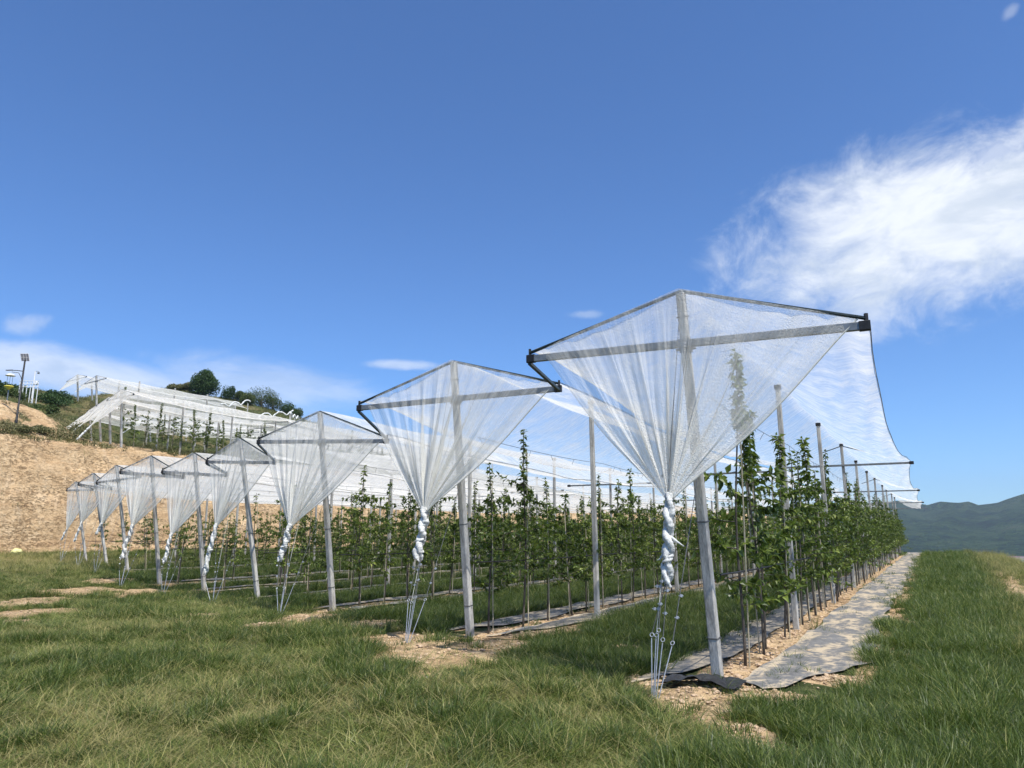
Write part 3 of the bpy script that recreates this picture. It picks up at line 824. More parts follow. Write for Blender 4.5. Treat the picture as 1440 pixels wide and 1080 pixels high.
def join_jobs(jobs, name, label, cat, mats):
    Vs = []; Fs = []; Ts = []; Ms = []; off = 0
    for j in jobs:
        _, i, k, u, s, var, sc, rz = j
        for mi, me in enumerate(var[:2]):
            co = np.empty(len(me.vertices) * 3, np.float32); me.vertices.foreach_get('co', co); co = co.reshape(-1, 3) * sc
            c, sn = math.cos(rz), math.sin(rz)
            co = np.stack([co[:, 0] * c - co[:, 1] * sn, co[:, 0] * sn + co[:, 1] * c, co[:, 2]], 1) + np.array(W(u, s, H(u, s)))
            if 'tint' in me.attributes:
                t = np.empty(len(me.vertices), np.float32); me.attributes['tint'].data.foreach_get('value', t)
            else: t = np.zeros(len(me.vertices), np.float32)
            me.calc_loop_triangles(); tr = np.empty(len(me.loop_triangles) * 3, np.int32); me.loop_triangles.foreach_get('vertices', tr)
            Vs.append(co); Fs.append(tr.reshape(-1, 3) + off); Ts.append(t); Ms.append(np.full(len(tr) // 3, mi)); off += len(co)
    me = npmesh(name, np.concatenate(Vs), np.concatenate(Fs), mats[0], False, {'tint': np.concatenate(Ts)})
    me.materials.append(mats[1]); me.polygons.foreach_set('material_index', np.concatenate(Ms).astype(np.int32))
    return tag(link(name, me), label, cat, kind='stuff')
join_jobs(tree_jobs[NIND:], 'distant_fruit_trees', 'mass of far young fruit trees at the distant ends of the rows', 'fruit trees', (M['bark'], M['leaf']))

# ------------------------------------------------------------------ upper orchard
def urow(px, py, du, ds, hgt, half, s1, base_label, ntree, first):
    u, s = px, py
    z = H(u, s) - .05
    r = dict(i=20, u=u, s=s, z=z, tu=u - .05, ts=s - .5, tz=z + hgt)
    r['L'] = (u - half, s - .45, z + hgt * .84); r['R'] = (u + half, s - .45, z + hgt * .88)
    r['G'] = (u - .9, s - 2.2, z + hgt * .36); r['B'] = (u - 1.3, s - 3.0, z + hgt * .1)
    return r
uppers = []
ub = [(-54.9, None, 4.9, 1.75), (-58.0, 1.0, 4.0, 1.7), (-61.0, 2.0, 3.3, 1.6), (-64.0, 3.0, 2.7, 1.5), (-68.5, 12.0, 2.9, 1.8)]
def solve_s(u, px):      # where the ray of azimuth px meets lateral offset u (level ground)
    dx = ray(px, 620)[0] / ray(px, 620)[1]
    D = (u + OX * PX + OY * PY) / (dx * PX + PY)
    return US(dx * D, D)[1]
sA = solve_s(-54.9, 172)
names = ['tallest white net of the upper terrace, beside the clay brow', 'second white net row up on the upper terrace', 'third white net row up on the upper terrace', 'low fourth white net row up on the upper terrace', 'rearmost white net row at the back of the upper terrace']
for k, (u, ds, hgt, half) in enumerate(ub):
    r = urow(u, sA + (ds or 0), 0, 0, hgt, half, 0, '', 0, 0)
    uppers.append(r)
    end_frame(r, label='end frame of the ' + names[k], group='net frames on the upper terrace', pw=.16)
    e = empty('hail_net', W(r['u'], r['ts'], r['tz'])); tag(e, names[k], 'hail net', 'white nets on the upper terrace')
    me, eL, eR, cu = canopy_mesh(r, half, half, r['s'] + (62 if k < 4 else 50), r['tz'] + .05, r['L'][2] + .1, r['R'][2] + .1, .1, .1, step=.5, seed=30 + k, sag=.5, dens0=.5)
    link('canopy', me, e)
    me, hem = drape_mesh(r, 40 + k, dens0=.5, nt=60, nk=20); link('drape', me, e)
    tail('twisted_tail', W(*r['G']), W(*r['B']), .07, e, False, 50 + k)
    for n in range(1, 12):
        s = r['s'] + n * NPOST; z = H(r['u'], s)
        p = empty('net_post', W(r['u'], s, z)); tag(p, 'post, %s from near end of the %s net row on the upper terrace' % (ORD[n], ORD[k + 1]), 'post', 'posts on the upper terrace')
        m = MB(); m.bar(W(r['u'], s, z - .2), W(r['u'], s, r['tz']), .12, .12, Vector((RX, RY, 0)), .01); m.build('post', M['concrete'], p)
        if n % 3 == 0: crossframe(r, r['u'], s, z, r['tz'], p, half, half)
cnt = 0
for k, r in enumerate(uppers[:2]):
    s = r['s'] + 1.0; n = 1
    while n <= (20 if k == 0 else 10):
        u = r['u'] + rnd.uniform(-.3, .3); var = rnd.choice(VAR + TALL)
        e = empty('fruit_tree', W(u, s, H(u, s)), rnd.uniform(0, 6), False); sc = rnd.uniform(1.15, 1.4); e.scale = (sc, sc, sc)
        tag(e, 'dark sapling, %s along the %s net row on the upper terrace' % (ORD[n], ORD[k + 1]), 'fruit tree', 'saplings on the upper terrace')
        for nm, me in zip(('trunk', 'crown', 'support_cane'), var):
            o = bpy.data.objects.new(nm, me); COL.objects.link(o); o.parent = e
        s += rnd.uniform(1.2, 2.4); n += 1
# second, farther orchard on the hill
for k, (px, D, hg) in enumerate([(139, 92, 4.3), (112, 97, 3.8), (132, 104, 3.2)]):
    dx = ray(px, 550)[0] / ray(px, 550)[1]; u, s = US(dx * D, D)
    r = urow(u, s, 0, 0, hg, 2.2, 0, '', 0, 0)
    r['L'] = (u - 2.2, s - .45, r['z'] + hg * .8); r['R'] = (u + 2.2, s - .45, r['z'] + hg * .86)
    nm = ['frame standing before the hilltop nets, dark and bare', 'pale netted row end, leftmost on the hilltop', 'rear netted row of the hilltop orchard'][k]
    end_frame(r, label='net ' + nm if k == 0 else 'end frame of the ' + nm, group='hilltop net frames', pw=.2)
    e = empty('hail_net', W(r['u'], r['ts'], r['tz'])); tag(e, 'white net behind the dark bare hilltop frame' if k == 0 else 'white net of the ' + nm, 'hail net', 'hilltop nets')
    me, *_ = canopy_mesh(r, 2.2, 2.2, s + (22 if k != 1 else 10), r['tz'] + .05, r['L'][2], r['R'][2], .1, .1, step=.8, seed=60 + k, sag=.6, dens0=.45); link('canopy', me, e)
    if k: me, hem = drape_mesh(r, 70 + k, dens0=.4, nt=40, nk=12); link('drape', me, e)
    for n in range(1, 4):
        s2 = r['s'] + n * NPOST; z = H(u, s2)
        m = MB(); m.bar(W(u, s2, z - .2), W(u, s2, r['tz'] + .3), .16, .16, Vector((RX, RY, 0)), .01)
        tag(m.build('net_post', M['concrete']), 'distant hilltop post, %s along the %s' % (ORD[n], nm), 'post', 'hilltop posts')
# rolled nets lying along wires on the terrace
for k, (x0, y0, x1, y1, D) in enumerate([(262, 585, 292, 592, 84), (310, 572, 352, 566, 88), (325, 592, 345, 600, 84), (362, 586, 412, 581, 92), (408, 584, 420, 590, 92)]):
    a = W(*meas_depth(x0, y0, D)); b = W(*meas_depth(x1, y1, D + 3)); pts = []; n = 22
    for q in range(n):
        t = q / (n - 1); pts.append(along(a, b, t) + Vector((0, 0, .55 * abs(math.sin(t * pi * 2.5 + k)) - .2 + rnd.uniform(-.05, .05))))
    m = MB(); m.tube(pts, [.06 + .045 * math.sin(q * 1.7) ** 2 for q in range(n)], 7)
    e = empty('rolled_net', a); m.build('roll', M['bundle'], e, True)
    m = MB()
    for t in (.08, .5, .92):
        p = along(a, b, t); uu, ss_ = US(p.x, p.y); m.bar((p.x, p.y, H(uu, ss_) - .2), (p.x, p.y, p.z - .1), .1, .1)
    m.build('supports', M['concrete'], e)
    tag(e, 'furled white net on posts, %s from the left on the hillside' % ORD[k + 1], 'rolled net', 'furled nets on the hillside')

# ------------------------------------------------------------------ bushes and hill trees
def bush(seed, rx, ry, h, n, leaf, mat, trunk=.25, lumps=9, droop=0):
    g = np.random.default_rng(seed)
    C = []
    for k in range(lumps):
        a = g.random() * 6.283; q = g.random() ** .5 * .62
        C.append((math.cos(a) * rx * q, math.sin(a) * ry * q, trunk * h + (h - trunk * h) * g.uniform(.25, .74), g.uniform(.3, .5)))
    C.append((0, 0, h * (.5 + trunk * .3), .62)); C = np.array(C)
    idx = g.integers(0, len(C), n); d = g.normal(0, 1, (n, 3)); d /= np.linalg.norm(d, axis=1, keepdims=True)
    rad = (g.random(n) ** .28)[:, None] * (1 + .22 * (vnoise(d[:, 0] * 3 + idx, d[:, 2] * 3, seed) - .5))[:, None]
    sc = np.stack([C[idx, 3] * rx, C[idx, 3] * ry, C[idx, 3] * h * (1 - trunk) * .85], 1)
    P = C[idx, :3] + d * rad * sc
    P[:, 2] = np.maximum(P[:, 2], g.uniform(0, .15, n) * h + (trunk * h * .6))
    D = d + g.normal(0, .6, (n, 3)); N = d + g.normal(0, .5, (n, 3)) + 1e-3
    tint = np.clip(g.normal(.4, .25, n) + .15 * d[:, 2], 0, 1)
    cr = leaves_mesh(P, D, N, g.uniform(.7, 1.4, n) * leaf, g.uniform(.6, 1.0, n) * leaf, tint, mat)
    m = MB(); m.tube([(0, 0, -.3), (.03, .02, h * .25), (0, .05, h * .6)], [.045 * h, .035 * h, .012 * h], 7)
    for c in C[:6]:
        m.tube([(0, 0, h * .18), tuple((np.array([0, 0, h * .25]) + c[:3]) / 2), tuple(c[:3])], [.02 * h, .014 * h, .005 * h], 5, False)
    return m.mesh('trunk', M['bark'], True), cr
def crest(x):            # where the hill skyline stands in the direction of survey column x
    best = (0, -9, 0)
    for D in range(90, 190, 2):
        u, s, _ = meas_depth(x, 560, D); z = H(u, s); e_ = (z - CAMZ) / D
        if e_ > best[1]: best = (D, e_, z)
    return best
def put_tree(name, x, y, D, rx, h, label, cat, seed, mat='bushleaf', n=2600, leaf=.2, trunk=.08, group=None, dz=0, lumps=9):
    if name == 'hill_bush': D2 = crest(x)[0] - 2; rx *= D2 / D; h *= .5 + .5 * D2 / D; D = D2
    u, s, _ = meas_depth(x, y, D)
    e = empty(name, W(u, s, H(u, s) + dz), 0, False)
    tr, cr = bush(seed, rx, rx, h, n, leaf, M[mat], trunk, lumps)
    link('trunk', tr, e); link('crown', cr, e); tag(e, label, cat, group)
put_tree('round_tree', 287, 553, 148, 3.0, 5.6, 'large round dark green tree alone on the hilltop', 'tree', 900, 'treeleaf', 9000, .28, .06, lumps=16)
for k, (x, D, rx, h, lb, mt) in enumerate([(322, 146, 1.7, 3.3, 'small rounded bush just right of the big round hilltop tree', 'treeleaf'),
        (345, 145, 1.1, 2.4, 'thin low bush midway along the right hill slope', 'bushleaf'),
        (368, 128, 2.8, 4.4, 'broad dense green bush on the right shoulder of the hill', 'bushleaf'),
        (384, 122, 2.4, 3.6, 'yellow green bush below the broad shoulder bush', 'bushleaf'),
        (404, 118, 1.8, 3.0, 'last rounded bush at the right end of the hill slope', 'treeleaf'),
        (350, 130, 1.8, 2.6, 'olive bush left of the broad shoulder bush', 'bushleaf'),
        (336, 138, 1.5, 2.2, 'low bush between the small rounded one and the thin one', 'bushleaf'),
        (418, 116, 1.5, 1.8, 'small low bush at the foot of the hill end', 'bushleaf'),
        (262, 146, 1.6, 1.6, 'low scrubby bush left of the big round tree', 'scrub'),
        (244, 142, 1.8, 1.4, 'scrubby bush at the left foot of the round tree knoll', 'scrub')]):
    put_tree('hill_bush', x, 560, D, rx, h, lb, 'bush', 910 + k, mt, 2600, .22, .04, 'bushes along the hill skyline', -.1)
for k, (x, D, rx, h, mt) in enumerate([(4, 86, 2.4, 2.4, 'treeleaf'), (18, 83, 2.2, 1.8, 'bushleaf'), (30, 88, 2.2, 2.2, 'treeleaf'), (62, 80, 2.2, 1.6, 'bushleaf'), (74, 88, 2.8, 2.0, 'treeleaf'), (86, 92, 2.4, 2.1, 'treeleaf'), (44, 76, 2.0, 1.1, 'bushleaf')]):
    put_tree('terrace_shrub', x, 560, D, rx * .85, h * .72, 'green shrub behind the lamp, %s from the left on the skyline' % ORD[k + 1], 'shrub', 930 + k, mt, 1800, .22, .02, 'shrubs on the left skyline', -.2)
for k, (x, D, rx, h) in enumerate([(96, 58.5, 1.5, 1.1), (106, 60, 1.6, 1.4), (58, 57.5, 1.0, .7), (5, 54, 1.3, 1.0), (32, 56, .9, .6)]):
    put_tree('bank_shrub', x, 600, D, rx, h, 'small dusty shrub on the clay bank, %s one listed across the brow' % ORD[k + 1], 'shrub', 950 + k, 'scrub', 900, .12, .02, 'dusty shrubs on the clay bank', -.05)
for o in [o for o in COL.objects if o.name.startswith('bank_shrub')]: pass
BL = ['dusty shrub left of the upper net tails', 'rounder dusty shrub touching the low upper nets', 'tiny shrub on the clay slope right of the lamp', 'brown shrub at the left picture edge by the lamp', 'tiny brown shrub just beside the lamp post']
for o, l in zip([o for o in COL.objects if o.name.startswith('bank_shrub')], BL): o['label'] = l

# ------------------------------------------------------------------ lamp and small structures
u, s, z = meas_depth(20, 612, 56.2); z = H(u, s)
b0 = W(u, s, z); hh = 5.4
e = empty('solar_street_lamp', b0); tag(e, 'tall black solar street lamp leaning on the clay brow at far left', 'street lamp')
t0 = b0 + Vector((.06, 0, hh))
m = MB(); m.tube([b0 - Vector((0, 0, .2)), along(b0, t0, .12), along(b0, t0, .13), t0], [.12, .11, .075, .06], 10); m.bar(b0, b0 + Vector((0, 0, .03)), .4, .4, Vector((1, 0, 0)), .02); m.build('pole', M['black'], e, True)
m = MB(); pc = t0 + Vector((.02, -.05, .18)); m.bar(pc + Vector((0, .12, -.27)), pc + Vector((0, -.12, .27)), .62, .05, Vector((0, -.4, .2)), .01); pn = m.build('solar_panel', M['panel'], e)
m = MB()
for q in (-.31, -.105, .105, .31): m.bar(pc + Vector((q, .095, -.27)), pc + Vector((q, -.145, .27)), .02, .06, Vector((0, -.4, .2)))
for q in (-.27, 0, .27): m.bar(pc + Vector((-.31, .12 - .44 * (q + .27), q)) + Vector((0, -.022, 0)), pc + Vector((.31, .12 - .44 * (q + .27), q)) + Vector((0, -.022, 0)), .02, .02)
m.build('panel_frame', M['white'], e)
a1 = along(b0, t0, .83)
m = MB(); m.tube([a1, a1 + Vector((-.5, 0, .07)), a1 + Vector((-1.1, 0, .09))], .03, 6); m.build('lamp_arm', M['black'], e)
m = MB(); m.tube([along(b0, t0, .68) + Vector((0, 0, 0)), along(b0, t0, .68) + Vector((-.12, 0, .35)), a1 + Vector((-.35, 0, -.12)), a1 + Vector((-.9, 0, -.05))], .022, 6); m.build('curved_brace', M['black'], e)
m = MB(); m.bar(a1 + Vector((-1.35, 0, .08)), a1 + Vector((-.85, 0, .1)), .16, .05, Vector((0, 0, 1)), .015); m.build('lamp_head', M['black'], e)
# insect lamp
u, s, z = meas_depth(12, 548, 74); z = H(u, s); b0 = W(u, s, z); zt = meas_depth(12, 527, 74)[2]; zy = meas_depth(12, 544, 74)[2]
e = empty('insect_lamp', b0); tag(e, 'insect trap with pale round cap and yellow pan behind the street lamp', 'insect trap')
m = MB(); m.tube([b0 - Vector((0, 0, .2)), Vector((b0.x, b0.y, zy))], .06, 8); m.build('pole', M['steel'], e)
def disc(c, rs, mat, nm): 
    m = MB(); m.tube([c + Vector((0, 0, a)) for a, _ in rs], [q for _, q in rs], 18); return m.build(nm, mat, e, True)
c = Vector((b0.x, b0.y, zy)); disc(c, [(-.3, .1), (-.12, .2), (0, .42), (.06, .44), (.09, .4)], M['yellow'], 'yellow_pan')
for q in range(4):
    an = q * pi / 2 + .6; m = MB(); m.tube([c + Vector((math.cos(an) * .22, math.sin(an) * .22, .08)), Vector((c.x + math.cos(an) * .22, c.y + math.sin(an) * .22, zt - .1))], .018, 5); m.build('rod', M['steel'], e)
disc(Vector((b0.x, b0.y, zt)), [(-.12, .44), (-.08, .46), (.03, .34), (.1, .12)], M['white'], 'round_cap')
# white mast and railing
u, s, z = meas_depth(46, 550, 84); z = H(u, s); b0 = W(u, s, z); zt = meas_depth(46, 522, 84)[2]
e = empty('white_mast', b0); tag(e, 'thin white mast with small sensor arm on the left skyline', 'mast')
m = MB(); m.tube([b0 - Vector((0, 0, .3)), Vector((b0.x, b0.y, zt))], [.09, .06], 8); m.build('pole', M['white'], e)
m = MB(); m.bar(Vector((b0.x, b0.y, zt)), Vector((b0.x + .45, b0.y, zt - .02)), .04, .04); m.bar(Vector((b0.x + .3, b0.y, zt - .22)), Vector((b0.x + .5, b0.y, zt - .22)), .16, .2, Vector((0, 0, 1)), .02)
m.build('sensor_arm', M['steel'], e)
m = MB(); m.bar(Vector((b0.x + .12, b0.y, zt - 1.3)), Vector((b0.x + .42, b0.y, zt - 1.5)), .3, .35, Vector((0, 0, 1)), .02); m.build('control_box', M['white'], e)
e = empty('white_railing', b0 + Vector((0, -1, 0))); tag(e, 'low white railing enclosure around the foot of the mast', 'railing')
zr = zt - 1.35
for q in range(6):
    x = b0.x - .9 + q * .42; m = MB(); m.bar(Vector((x, b0.y - 1, z - .3)), Vector((x, b0.y - 1, zr)), .06, .06, Vector((1, 0, 0))); m.build('railing_post', M['white'], e)
m = MB()
for q in (0, .35, .7): m.bar(Vector((b0.x - .95, b0.y - 1.04, zr - q)), Vector((b0.x + 1.25, b0.y - 1.04, zr - q)), .04, .06)
m.build('rail', M['white'], e)

# ------------------------------------------------------------------ loose things on the ground
def lump(r, seed, sq=.6):
    g = np.random.default_rng(seed); import bmesh
    bm = bmesh.new(); bmesh.ops.create_icosphere(bm, subdivisions=3, radius=1)
    for v in bm.verts:
        c = v.co; n = float(fbm(np.array([c.x * 1.7 + seed]), np.array([c.y * 1.7 + c.z * 2.3]), seed)[0])
        v.co = Vector((c.x * r * (.7 + .6 * n), c.y * r * (.7 + .6 * n), c.z * r * sq * (.7 + .6 * n)))
    me = bpy.data.meshes.new('clod'); bm.to_mesh(me); bm.free(); return me
u, s = meas_ground(22, 782, .25); me = lump(.3, 5, .6); me.materials.append(M['sack'])
tag(link('yellow_sack', me, None, W(u, s, H(u, s) + .25)), 'pale yellow sack lying at the foot of the clay bank', 'sack')
# crumpled black cloth by the first post
gu, gs = meas_ground(985, 972); nn = 34
A_, B_ = np.meshgrid(np.linspace(-.42, .42, nn), np.linspace(-.3, .3, nn), indexing='ij')
z = HG(gu + A_, gs + B_) + .03 + .17 * np.abs(fbm(A_ * 5, B_ * 5, 91, 3) - .35) * (1 - (A_ / .5) ** 2) + .02
me = npmesh('black_cloth', WV(gu + A_ + .08 * (fbm(B_ * 7, A_, 93) - .5), gs + B_ + .1 * (fbm(A_ * 6, B_, 94) - .5), z).reshape(-1, 3), gridfaces(nn, nn)[:, ::-1], M['black'])
tag(link('black_cloth', me), 'crumpled black sheet around the foot of the nearest end post', 'plastic sheet')
clods = [lump(.06, 30 + k, .6) for k in range(4)]
for c in clods: c.materials.append(M['stone'])
Vs = []; Fs = []; off = 0
def add_inst(me, loc, sc, rz):
    global off
    co = np.empty(len(me.vertices) * 3, np.float32); me.vertices.foreach_get('co', co); co = co.reshape(-1, 3) * sc
    c, sn = math.cos(rz), math.sin(rz); co = np.stack([co[:, 0] * c - co[:, 1] * sn, co[:, 0] * sn + co[:, 1] * c, co[:, 2]], 1) + np.array(loc)
    me.calc_loop_triangles(); tr = np.empty(len(me.loop_triangles) * 3, np.int32); me.loop_triangles.foreach_get('vertices', tr)
    Vs.append(co); Fs.append(tr.reshape(-1, 3) + off); off += len(co)
for _ in range(6500):
    q = rnd.random()
    if q < .45:
        p = patches[rnd.randrange(len(patches))]; u = p[0] + rnd.gauss(0, .45) * max(p[2], .3); s = p[1] + rnd.gauss(0, .45) * max(p[3], .3)
    elif q < .85:
        r = ROWS[min(int(rnd.random() ** 2 * 4), 3)]; u = r['u'] + rnd.gauss(.05, .22); s = r['s'] + rnd.random() ** 1.5 * 26 - .5
    else: u = 4 + rnd.gauss(0, .4); s = rnd.uniform(-3, 25)
    x = W(u, s); 
    if x.y < 3: continue
    add_inst(clods[rnd.randrange(4)], W(u, s, float(HG(u, s)) + .01), abs(rnd.gauss(.08, .2)) + .07, rnd.random() * 6.28)
me = npmesh('clods', np.concatenate(Vs), np.concatenate(Fs), M['stone'], True)
tag(link('clods', me), 'loose clay clods and crumbs over the bare patches', 'soil clods', kind='stuff')

# ------------------------------------------------------------------ grass
def tuft(seed, n, h, spread, w, lean, mat, tmean, tsd=.18, segs=3, flat=0.0):
    g = np.random.default_rng(seed)
    V = []; Fq = []; T_ = []
    for k in range(n):
        a = g.random() * 6.283; rr = spread * g.random() ** .6
        p = np.array([math.cos(a) * rr, math.sin(a) * rr, -.01])
        az = a + g.normal(0, 1.1); d = np.array([math.cos(az), math.sin(az), 0]); x = np.array([-d[1], d[0], 0])
        tw = g.normal(0, .5); x = x * math.cos(tw) + d * math.sin(tw)
        hh = h * g.uniform(.55, 1.15); ln = lean * g.uniform(.3, 1.5); o = len(V); t_ = float(np.clip(g.normal(tmean, tsd), 0, 1))
        for q in range(segs + 1):
            t = q / segs; out = hh * ln * t ** 1.7; up = hh * t * (1 - .35 * min(1, ln) * t) * (1 - flat)
            c = p + d * out + np.array([0, 0, up]); ww = w * (1 - t ** 1.6 * .92) * .5
            V += [c - x * ww, c + x * ww]; T_ += [t_ * (.8 + .2 * t)] * 2  # tint darkens toward the blade base, shade between blades painted in
        for q in range(segs): Fq.append((o + q * 2, o + q * 2 + 1, o + q * 2 + 3, o + q * 2 + 2))
    return npmesh('tuft', V, Fq, mat, False, {'tint': T_})
kinds = [tuft(1, 34, .25, .13, .0085, .75, M['grass'], .29, .27), tuft(2, 30, .21, .13, .008, 1.0, M['grass'], .37, .28), tuft(3, 36, .19, .14, .009, 1.2, M['grass'], .25, .28),
         tuft(4, 36, .11, .15, .0065, 1.5, M['grass'], .46, .3), tuft(5, 36, .075, .16, .0065, 2.4, M['grass'], .56, .3), tuft(6, 36, .10, .16, .006, 2.2, M['grass'], .66, .28),
         tuft(7, 22, .12, .15, .005, 2.0, M['dry'], .55, .25), tuft(8, 20, .30, .12, .005, .6, M['dry'], .35, .25),
         tuft(9, 26, .5, .35, .035, 1.0, M['scrub'], .45, .3), tuft(10, 26, .35, .3, .03, 1.3, M['scrub'], .6, .3), tuft(11, 16, .085, .09, .02, 1.5, M['leaf'], .55, .2)]
gc = bpy.data.collections.new('grass_tufts')
for k, me in enumerate(kinds):
    gc.objects.link(bpy.data.objects.new('tuft_%02d' % k, me))
def scatter(name, P, rot, sc, kd):
    me = bpy.data.meshes.new(name); me.vertices.add(len(P)); me.vertices.foreach_set('co', np.asarray(P, np.float32).ravel())
    for an, ty, av in (('rot', 'FLOAT_VECTOR', rot), ('scl', 'FLOAT', sc), ('kind', 'INT', kd)):
        a = me.attributes.new(an, ty, 'POINT'); a.data.foreach_set('vector' if ty == 'FLOAT_VECTOR' else 'value', np.asarray(av).ravel())
    me.update(); o = link(name, me)
    ng = bpy.data.node_groups.new(name, 'GeometryNodeTree')
    ng.interface.new_socket('Geometry', in_out='INPUT', socket_type='NodeSocketGeometry'); ng.interface.new_socket('Geometry', in_out='OUTPUT', socket_type='NodeSocketGeometry')
    N = ng.nodes.new; gi = N('NodeGroupInput'); go = N('NodeGroupOutput'); ip = N('GeometryNodeInstanceOnPoints'); ci = N('GeometryNodeCollectionInfo')
    ci.inputs['Collection'].default_value = gc; ci.inputs['Separate Children'].default_value = True; ci.inputs['Reset Children'].default_value = True
    ip.inputs['Pick Instance'].default_value = True
    def na(nm, ty):
        a = N('GeometryNodeInputNamedAttribute'); a.data_type = ty; a.inputs['Name'].default_value = nm
        return a.outputs[0]
    l = ng.links.new; l(gi.outputs[0], ip.inputs['Points']); l(ci.outputs[0], ip.inputs['Instance']); l(na('kind', 'INT'), ip.inputs['Instance Index'])
    l(na('rot', 'FLOAT_VECTOR'), ip.inputs['Rotation']); l(na('scl', 'FLOAT'), ip.inputs['Scale']); l(ip.outputs[0], go.inputs[0])
    md = o.modifiers.new('scatter', 'NODES'); md.node_group = ng
    return o
def cloud_pts(n, ymin, ymax, umin=-1e9, umax=1e9, margin=1.12):
    # points over the ground, denser towards the viewer's end of the field
    y = np.exp(R.uniform(math.log(ymin), math.log(ymax), n)); x = R.uniform(-.72 * margin, .72 * margin, n) * y + R.uniform(-1, 1, n) * .8
    dx = x - OX; dy = y - OY; u = dx * PX + dy * PY; s = dx * RX + dy * RY
    k = (u > umin) & (u < umax); return u[k], s[k], y[k]
def rowinfo(u, s):
    d = np.full(u.shape, 99.0); inside = np.zeros(u.shape)
    send = np.interp(-u, [-ROWS[0]['u'] - 0] + [-r['u'] for r in ROWS[1:]], [r['s'] for r in ROWS])
    for r in ROWS:
        du = u - r['u'] - (.22 if r['i'] == 0 else 0); q = np.abs(du) - (1.02 if r['i'] == 0 else .80)
        q = np.where(s > r['s'] - .4, q, 99); d = np.minimum(d, q)
    return d, send
# log sampling in y gives density ~ 1/y^2 per m2 in the wedge
u, s, y = cloud_pts(118000, 3.2, 62, -49.5, 7.6)
d, send = rowinfo(u, s); sm_ = soil_mask(u, s)
field = (s > send - .5) & (u < .5) & (u > -41)         # inside the orchard
strip = (u >= .5) & (u < 3.6 + .025 * s)
n1 = fbm(u * .8, s * .8, 401); n2 = fbm(u * .25, s * .25, 402)
keep = (R.random(len(u)) > sm_ * .97) & ((d > 0) | (R.random(len(u)) < .012))
dryz = np.clip(sst(-u, 24, 38) * (1 - sst(s, 14, 24)) + sst(u, 2.7 + .02 * s, 3.9 + .02 * s) * .85, 0, 1)
keep &= R.random(len(u)) > .35 * dryz * sst(n1, .4, .6)
fore = ~field & ~(strip & (s > -4.5))
kd = np.zeros(len(u), int); q = R.random(len(u))
lushk = R.integers(0, 3, len(u)); shortk = np.where(q < .34, 3, np.where(q < .60, 4, np.where(q < .80, 5, 6)))
n5 = fbm(u * 2.2, s * 2.2, 405, 3)
lush_patch = fore & ((n1 > .62) | (n5 > .62)) & (q < .65)
near_rows = fore & (s > send - 1.6) & (u < 1.5) & (q < .6)
kd = np.where(fore & ~lush_patch & ~near_rows, shortk, lushk)
kd = np.where((kd > 2) & (n2 > .62) & (q > .55), 6, kd)
kd = np.where((R.random(len(u)) < dryz * .8), np.where(R.random(len(u)) < .5, 6, 7), kd)
kd = np.where(fore & (R.random(len(u)) < .05 * sst(fbm(u * .6, s * .6, 404), .45, .6)), 10, kd)
sc = R.uniform(.5, 1.25, len(u)) * (.72 + .56 * n5) * (1 + .018 * np.clip(y - 8, 0, 50)) * np.where(kd < 3, np.where(fore, .5, .6) + .5 * n1, .8 + .4 * n1)
sc = np.where((u > 2.0) & (kd < 3), sc * 1.05, sc)
P = WV(u, s, HG(u, s) - .005)[keep]
rot = np.stack([R.normal(0, .16, len(u)), R.normal(0, .16, len(u)), R.uniform(0, 6.28, len(u))], 1)[keep]
tag(scatter('grass', P, rot, sc[keep], kd[keep].astype(np.int32)), 'green and yellowing grass over the field and between the rows', 'grass', kind='stuff')
# scrub on the bank brow, terrace and hill
n = 30000
u = R.uniform(-140, -50, n); s = R.uniform(5, 125, n)
u = np.where(R.random(n) < .3, R.uniform(-57, -53.6, n), u)
n1 = fbm(u * .2, s * .2, 411); n3 = fbm(u * .9, s * .9, 412)
pr = np.where(u > -53.8, .05, np.where(u > -57, .16, np.where((u > -66) & (s < 32), .12, .75))) * sst(n1, .32, .5) * sst(n3, .3, .5)
keep = R.random(n) < pr
kd = R.integers(8, 10, n); kd = np.where(R.random(n) < .25, 7, kd)
P = WV(u, s, height(u, s) - .03)[keep]; rot = np.stack([R.normal(0, .2, n), R.normal(0, .2, n), R.uniform(0, 6.28, n)], 1)[keep]
tag(scatter('scrub_cover', P, rot, (R.uniform(.6, 1.5, n) * np.where(kd == 7, 2.2, 1.0))[keep], kd[keep].astype(np.int32)), 'low dry scrub and weeds over the clay brow and hill', 'scrub', kind='stuff')

# ------------------------------------------------------------------ sky, sun, haze
SUN_EL = math.radians(59)
sd = Vector((.56, -.83, 0)).normalized()
sunv = Vector((sd.x * math.cos(SUN_EL), sd.y * math.cos(SUN_EL), math.sin(SUN_EL)))
sl = bpy.data.lights.new('sun', 'SUN'); sl.energy = 5.0; sl.angle = math.radians(.53); sl.color = (1, .955, .89)
so = bpy.data.objects.new('sun', sl); COL.objects.link(so); so.rotation_euler = sunv.to_track_quat('Z', 'Y').to_euler(); so.location = (0, 0, 60)
w = bpy.data.worlds.new('World'); scene.world = w; w.use_nodes = True
nt = w.node_tree; nt.nodes.clear(); b = NB(nt)
out = b.n('ShaderNodeOutputWorld'); bg = b.n('ShaderNodeBackground'); b.l(bg.outputs[0], out.inputs['Surface'])
sky = b.n('ShaderNodeTexSky'); sky.sky_type = 'NISHITA'; sky.sun_disc = False
sky.sun_elevation = SUN_EL; sky.sun_rotation = math.atan2(sd.x, sd.y)
sky.altitude = 900; sky.air_density = 1.0; sky.dust_density = .3; sky.ozone_density = 2.2
dirv = b.n('ShaderNodeTexCoord').outputs['Generated']
